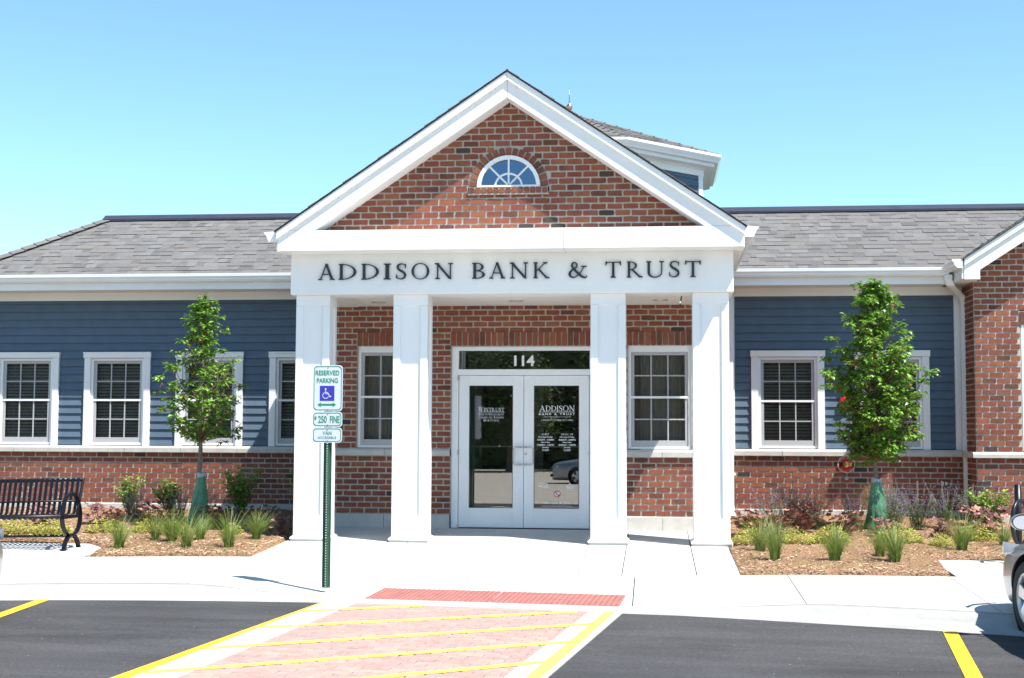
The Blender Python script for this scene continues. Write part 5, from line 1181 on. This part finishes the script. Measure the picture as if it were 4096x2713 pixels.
HL = [(-5.95, -.35, .95, 'brown leaved coral bells below the bench end shrub'), (-5.2, -.3, 1.05, 'purple brown coral bells below the middle left shrub'), (-4.75, -.9, .9, 'coral bells left of the left watering bag'), (-4.15, -.75, 1.0, 'dark coral bells in front of the left watering bag'), (-3.45, -.7, 1.0, 'shaded dark coral bells below the portico shade shrub'), (-3.02, -1.35, .8, 'dried brown coral bells touching the leftmost column'),
      (3.05, -.75, 1.1, 'dark coral bells beside the downspout right of the portico'), (3.75, -.4, 1.15, 'red brown coral bells midway between column and right tree'), (4.3, -.6, 1.0, 'bronze coral bells left of the right watering bag'), (5.5, -.7, .8, 'low coral bells right of the right watering bag'), (6.05, -.6, 1.25, 'deep red coral bells below the corner shrub'), (-6.7, -.5, .95, 'brown coral bells seen through the bench back'), (-5.55, -.75, .8, 'small coral bells between bench arm and middle left shrub'), (3.4, -.95, .9, 'dark coral bells behind the second grass of the right bed'), (4.75, -.75, .8, 'low bronze coral bells at the foot of the right watering bag')]
for k, (x, y, s, lab) in enumerate(HL): put('coral_bells', x, y, s, HM[k % 2], ('leaves', 'stems'), lab, 'plant', 'coral bells in the beds', k * 1.3)
CL = [(-5.55, .1, .9, 'small catmint between the two leftmost shrubs'), (-4.95, .1, 1.0, 'thin catmint left of the left tree'), (3.35, -.2, 1.15, 'catmint with purple spikes right of the portico downspout'), (3.95, .15, 1.1, 'catmint in front of the fire connection'), (4.45, -.1, 1.15, 'catmint left against the right watering bag'), (4.95, -.35, 1.15, 'catmint in front of the right watering bag'), (5.35, .1, 1.2, 'catmint right of the right watering bag'), (5.75, .35, 1.15, 'catmint below the junction box'), (6.2, .75, 1.1, 'catmint at the foot of the white corner downspout'), (3.65, .5, 1.2, 'tall catmint against the brick left of the fire connection'), (5.1, .7, 1.2, 'tall catmint against the brick right of the right tree'), (-4.7, .5, 1.0, 'catmint against the brick left of the left tree'), (-5.75, .55, .9, 'catmint against the brick at the bench end')]
for k, (x, y, s, lab) in enumerate(CL): put('catmint', x, y, s, CMs[k % 2], ('stems', 'flowers'), lab, 'plant', 'purple catmint in the beds', k * 2.1)
VL = [(-6.6, -1.55, 1.2, 'yellow green groundcover under the bench seat, left patch'), (-6.05, -1.6, 1.2, 'yellow green groundcover under the bench seat, right patch'), (-5.45, -1.3, 1.05, 'yellow green groundcover just right of the bench arm'), (-4.95, -1.2, .9, 'yellow groundcover behind the bed tip grass'), (-4.5, -1.35, .95, 'yellow groundcover left of the left watering bag'), (-3.75, -1.2, .7, 'small yellow groundcover between tall grass and shade'),
      (3.0, -1.6, 1.05, 'yellow groundcover behind the grass beside the rightmost column'), (3.55, -1.5, 1.0, 'yellow groundcover in the middle of the right bed, left patch'), (4.0, -1.35, 1.15, 'yellow groundcover behind the front centre grass'), (4.85, -1.3, 1.15, 'yellow groundcover in front of the right watering bag'), (5.3, -1.6, .8, 'yellow groundcover right of the close grass pair'), (5.85, -1.0, 1.05, 'yellow groundcover behind the arching grass'), (3.15, .3, .9, 'feathery yellow green plant at the portico downspout')]
for k, (x, y, s, lab) in enumerate(VL): put('yellow_groundcover', x, y, s, (GV[k % 2],), ('leaves',), lab, 'plant', 'yellow groundcover mounds in the beds', k * 1.7)
# weeds sprouting from the mulch
wd_ = MB(); rw = random.Random(9)
for _ in range(420):
    if rw.random() < .42: x = rw.uniform(-4.7, -2.95); y = rw.uniform(yB(x) + .1, -.5)
    else: x = rw.uniform(2.8, 6.2); y = rw.uniform((yB(x) if x < 4.9 else -2.6) + .1, -.8)
    for k in range(rw.randint(2, 6)):
        a = rw.uniform(0, 6.283); leaf_geo(wd_, Vector((x, y, S(y) + .03)), Vector((math.cos(a), math.sin(a), rw.uniform(.5, 2.5))), Vector((0, 0, 1)), rw.uniform(.02, .06), .004)
tag(wd_.obj('weed_sprouts', M['grass']), 'thin green weed sprouts scattered over the mulch', 'weeds', kind='stuff')

# ================================================================== CARS
def lathe_wheel(par, c, side, r=.315):
    w_ = MB().lathe([(r * .66, -.09), (r * .9, -.105), (r * .985, -.08), (r, -.05), (r, .05), (r * .985, .08), (r * .9, .105), (r * .66, .09)], c, 'X', 36).obj('wheel', M['tyre'], par, smooth=True)
    cx = c[0] + side * .075
    MB().lathe([(r * .68, side * .02), (r * .66, side * .025), (r * .63, side * -.01), (r * .60, side * -.05)], (cx, c[1], c[2]), 'X', 36).obj('rim', M['rim'], w_, smooth=True)
    MB().lathe([(0, -side * .055), (r * .64, -side * .055)], (cx, c[1], c[2]), 'X', 28).obj('brake_disc', M['plastic'], w_)
    for k in range(5):
        a = 2 * math.pi * k / 5 + .3; d = Vector((0, math.cos(a), math.sin(a))); p = Vector((0, -math.sin(a), math.cos(a))); o = Vector((cx, c[1], c[2])); sx = Vector((side, 0, 0))
        MB().add([o + p * r * .13 + sx * .004, o - p * r * .13 + sx * .004, o + d * r * .65 - p * r * .19 + sx * .016, o + d * r * .65 + p * r * .19 + sx * .016, o + p * r * .13 - sx * .03, o - p * r * .13 - sx * .03, o + d * r * .65 - p * r * .19 - sx * .02, o + d * r * .65 + p * r * .19 - sx * .02],
                 [(0, 1, 2, 3), (4, 7, 6, 5), (0, 4, 5, 1), (1, 5, 6, 2), (2, 6, 7, 3), (3, 7, 4, 0)]).obj('spoke', M['rim'], w_, bevel=.006)
    MB().lathe([(0, side * .014), (r * .13, side * .01), (r * .17, -side * .01)], (cx, c[1], c[2]), 'X', 16).obj('hub_cap', M['rim'], w_)
def car(name, loc, rz, paint, label, tall=0, group='cars'):
    root = empty(name, loc, rz); tag(root, label, 'car', group)
    # stations front(+y) to rear: y, hood/deck height, half width, belt, sill
    ST = [(2.26, .44, .42, .24), (2.22, .60, .60, .19), (2.10, .68, .74, .17), (1.85, .745, .83, .17), (1.45, .80, .865, .17), (.95, .87, .875, .17), (.55, .92, .88, .17), (.0, .935, .885, .17), (-.7, .945, .885, .17), (-1.3, .96, .88, .17), (-1.75, .965, .86, .19), (-2.1, .95, .80, .22), (-2.27, .88, .70, .26), (-2.32, .62, .55, .32)]
    mb = MB(); rows = []
    for y, hz, hw_, zl in ST:
        hz += tall * .12; half = []
        for fx, fz in ((0, 1.0), (.55, .995), (.80, .965), (.93, .88), (.985, .72), (1.0, .50), (.985, .28), (.94, .08), (.86, 0.0), (0, 0.0)):
            half.append((hw_ * fx, zl + (hz - zl) * fz))
        full_ = [(x, z) for x, z in half] + [(-x, z) for x, z in half[-2:0:-1]]
        rows.append([(x, y + (-.06 * (abs(x) / max(.01, hw_)) ** 3 if y > 2 else 0), z) for x, z in full_])
    n = len(rows[0]); mb.v = [p for r in rows for p in r]
    for i in range(len(rows) - 1):
        for k in range(n): mb.f.append((i * n + k, i * n + (k + 1) % n, (i + 1) * n + (k + 1) % n, (i + 1) * n + k)); mb.m.append(0)
    mb.f += [tuple(range(n)), tuple(range((len(rows) - 1) * n, len(rows) * n))[::-1]]; mb.m += [0, 0]
    tmp = mb.obj('tmp', paint, fix=True, smooth=True); tmp.modifiers.new('s', 'SUBSURF').levels = 2
    cut = MB()
    wr_ = .315; WY = (1.18, -1.32)
    cutters = []
    for wy in WY:
        for s in (-1, 1):
            c = MB().lathe([(0, -.35), (.365, -.35), (.365, .35), (0, .35)], (s * .92, wy, wr_ + .01), 'X', 32).obj('cut', M['plastic'], fix=True); cutters.append(c)
            md = tmp.modifiers.new('b', 'BOOLEAN'); md.object = c; md.operation = 'DIFFERENCE'; md.solver = 'EXACT'
    bpy.context.view_layer.update(); me = bpy.data.meshes.new_from_object(tmp.evaluated_get(bpy.context.evaluated_depsgraph_get())); me.name = 'body'
    me.polygons.foreach_set('use_smooth', [True] * len(me.polygons)); me.materials.clear(); me.materials.append(paint); me.polygons.foreach_set('material_index', [0] * len(me.polygons))
    for c in cutters: bpy.data.objects.remove(c)
    bpy.data.objects.remove(tmp)
    body = link('body', me, root)
    try: me.set_sharp_from_angle(angle=R_(35))
    except Exception: pass
    # wheel wells
    for wy in WY:
        for s in (-1, 1):
            MB().lathe([(.36, 0), (.36, -s * .28), (0, -s * .28)], (s * .84, wy, wr_ + .01), 'X', 28).obj('wheel_arch_liner', M['plastic'], root)
            lathe_wheel(root, (s * .755, wy, wr_), s)
    # greenhouse
    T = 1.40 + tall * .32; bz = .90 + tall * .12
    if tall: GR = [(1.0, bz, .78), (.35, T - .05, .62), (-.2, T, .66), (-1.3, T - .02, .66), (-1.95, T - .12, .62), (-2.22, bz + .05, .72)]
    else: GR = [(.98, bz, .76), (.30, T - .06, .60), (-.15, T, .63), (-.75, T - .02, .63), (-1.1, T - .09, .60), (-1.72, bz + .05, .72)]
    gl = MB(); R2 = []
    for y, z, hw_ in GR: R2.append(((-hw_, y, z), (hw_, y, z)))
    gl.v = [p for r in R2 for p in r]; Ng = len(R2)
    base = [(-.80, GR[0][0], bz - .06), (.80, GR[0][0], bz - .06), (-.80, GR[-1][0], bz - .06), (.80, GR[-1][0], bz - .06)]; ib = len(gl.v); gl.v += base
    for i in range(Ng - 1): gl.f.append((2 * i, 2 * i + 1, 2 * i + 3, 2 * i + 2)); gl.m.append(0)
    gl.f += [tuple([ib] + [2 * i for i in range(Ng)] + [ib + 2]), tuple([ib + 1] + [2 * i + 1 for i in range(Ng)] + [ib + 3])[::-1]]; gl.m += [0, 0]
    gl.obj('cabin_glass', M['carglass'], root, fix=True)
    rf = MB()
    for i in range(1, Ng - 2):
        (a, b), (c, d) = R2[i], R2[i + 1]; up = Vector((0, 0, .022)); rf.add([Vector(a) + up, Vector(b) + up, Vector(d) + up, Vector(c) + up, Vector(a) - up * .3, Vector(b) - up * .3, Vector(d) - up * .3, Vector(c) - up * .3], [(0, 1, 2, 3), (0, 4, 5, 1), (1, 5, 6, 2), (2, 6, 7, 3), (3, 7, 4, 0)])
    rf.obj('roof', paint, root, fix=True)
    for s in (0, 1):
        for i, j in ((0, 1), (Ng - 2, Ng - 1)): MB().tube([R2[i][s], R2[j][s]], .030, 8).obj('pillar', paint, root, smooth=True)
        sgn = -1 if s == 0 else 1
        MB().tube([(sgn * .72, -.25, bz - .05), (sgn * .645, -.28, T - .02)], .028, 8).obj('pillar', paint, root, smooth=True)
        for i in range(1, Ng - 2): MB().tube([R2[i][s], R2[i + 1][s]], .024, 8).obj('roof_rail', paint, root, smooth=True)
        # mirror
        mr_ = MB().lathe([(0, .075), (.045, .065), (.075, .03), (.082, -.02), (.078, -.045)], (0, 0, 0), 'Y', 20).obj('mirror', paint, root, (sgn * .985, .85, bz + .075), smooth=True); mr_.scale = (1.25, 1, .85)
        MB().lathe([(0, -.040), (.070, -.040)], (0, 0, 0), 'Y', 20).obj('mirror_glass', M['lamp'], mr_)
        MB().tube([(sgn * .82, .84, bz + .0), (sgn * .93, .86, bz + .05)], .028, 8).obj('mirror_arm', paint, root, smooth=True)
        MB().box(*sorted((sgn * .872, sgn * .905)), -.35, -.17, .70 + tall * .1, .735 + tall * .1).obj('door_handle', paint, root, bevel=.01)
        for y in (.78, -.28, -1.0): MB().box(*sorted((sgn * .86, sgn * .8895)), y - .003, y + .003, .28, .88).obj('door_seam', M['gasket'], root)
        MB().add([(sgn * .47, 2.195, .60), (sgn * .74, 2.02, .62), (sgn * .80, 1.88, .66), (sgn * .78, 1.92, .735), (sgn * .66, 2.10, .71), (sgn * .45, 2.20, .67)], [(0, 1, 2, 3, 4, 5)]).obj('headlamp', M['lamp'], root)
        MB().box(*sorted((sgn * .48, sgn * .83)), -2.27, -2.15, .70 + tall * .1, .84 + tall * .1).obj('tail_lamp', M['lampred'], root, bevel=.02)
    MB().box(-.62, .62, 2.14, 2.235, .30, .40).obj('grille', M['plastic'], root, bevel=.02); MB().box(-.26, .26, -2.345, -2.31, .56, .68).obj('licence_plate', M['decal'], root)
    return root
car('parked_car', (5.85, -8.0, lot(5, -8.0)), R_(5), M['silver'], 'silver sedan parked nose in at the right frame edge', group='cars parked in the lot')
car('parked_car', (-4.97, -8.5, lot(-5, -8.4)), R_(2), M['greycar'], 'grey sedan whose front corner just shows at the left frame edge', group='cars parked in the lot')
car('parked_car', (.3, -31.0, -.55), R_(96), M['silver'], 'silver estate car across the lot, seen reflected in the right door glass', tall=1, group='cars parked in the lot')

# ================================================================== what the glass reflects: trees across the street
def far_tree(x, y, h, seedn, lab):
    rnd = random.Random(seedn); root = empty('shade_tree', (x, y, -.7)); tag(root, lab, 'tree', 'trees across the street')
    tr = MB(); tr.tube([(0, 0, 0), (.1, 0, h * .3), (0, .1, h * .55), (0, 0, h * .8)], [.28, .2, .13, .04], 8)
    for k in range(7): a = k * 2.4; tr.tube([(0, 0, h * (.28 + .06 * k)), (1.4 * math.cos(a), 1.4 * math.sin(a), h * (.42 + .06 * k))], [.08, .03], 5)
    tr.obj('trunk', M['bark'], root)
    lv = MB()
    for _ in range(190):
        th = rnd.uniform(0, 6.283); u = rnd.random(); z = h * (.22 + .78 * u); r = h * .36 * math.sqrt(max(.05, 1 - (2 * u - .85) ** 2 * .75)) * rnd.uniform(.45, 1); c = Vector((r * math.cos(th), r * math.sin(th), z))
        for _ in range(40):
            o = Vector((rnd.gauss(0, .42), rnd.gauss(0, .42), rnd.gauss(0, .33))); a = rnd.uniform(0, 6.283); leaf_geo(lv, c + o, Vector((math.cos(a), math.sin(a), rnd.uniform(-.6, .5))), Vector((0, 0, 1)), .22, .085)
    lv.obj('crown', M['farleaf'], root)
for k, (x, h) in enumerate(((-17, 6), (-11, 7), (-5.5, 6.2), (0, 7.2), (5.5, 6), (11, 7), (17, 6.4))):
    far_tree(x, -50 - (k % 2) * 4, h, 80 + k, ('first', 'second', 'third', 'fourth', 'fifth', 'sixth', 'seventh')[k] + ' shade tree from the left in the row across the street')

# hedge added behind those trees to darken what the glass reflects
rh = random.Random(99); hd = MB()
for _ in range(20000):
    a = rh.uniform(0, 6.283); leaf_geo(hd, Vector((rh.uniform(-46, 46), -58 + rh.uniform(-.6, .6), -1.2 + 8.8 * rh.random() ** 1.15)), Vector((math.cos(a), math.sin(a), rh.uniform(-.6, .8))), Vector((0, 0, 1)), .6, .24)
hd.box(-46, 46, -58.6, -58.0, -1.6, 6.2)
tag(hd.obj('unseen_hedge', M['farleaf']), 'tall dark green belt of foliage added behind the street trees to darken reflections', 'unseen_hedge', kind='stuff')
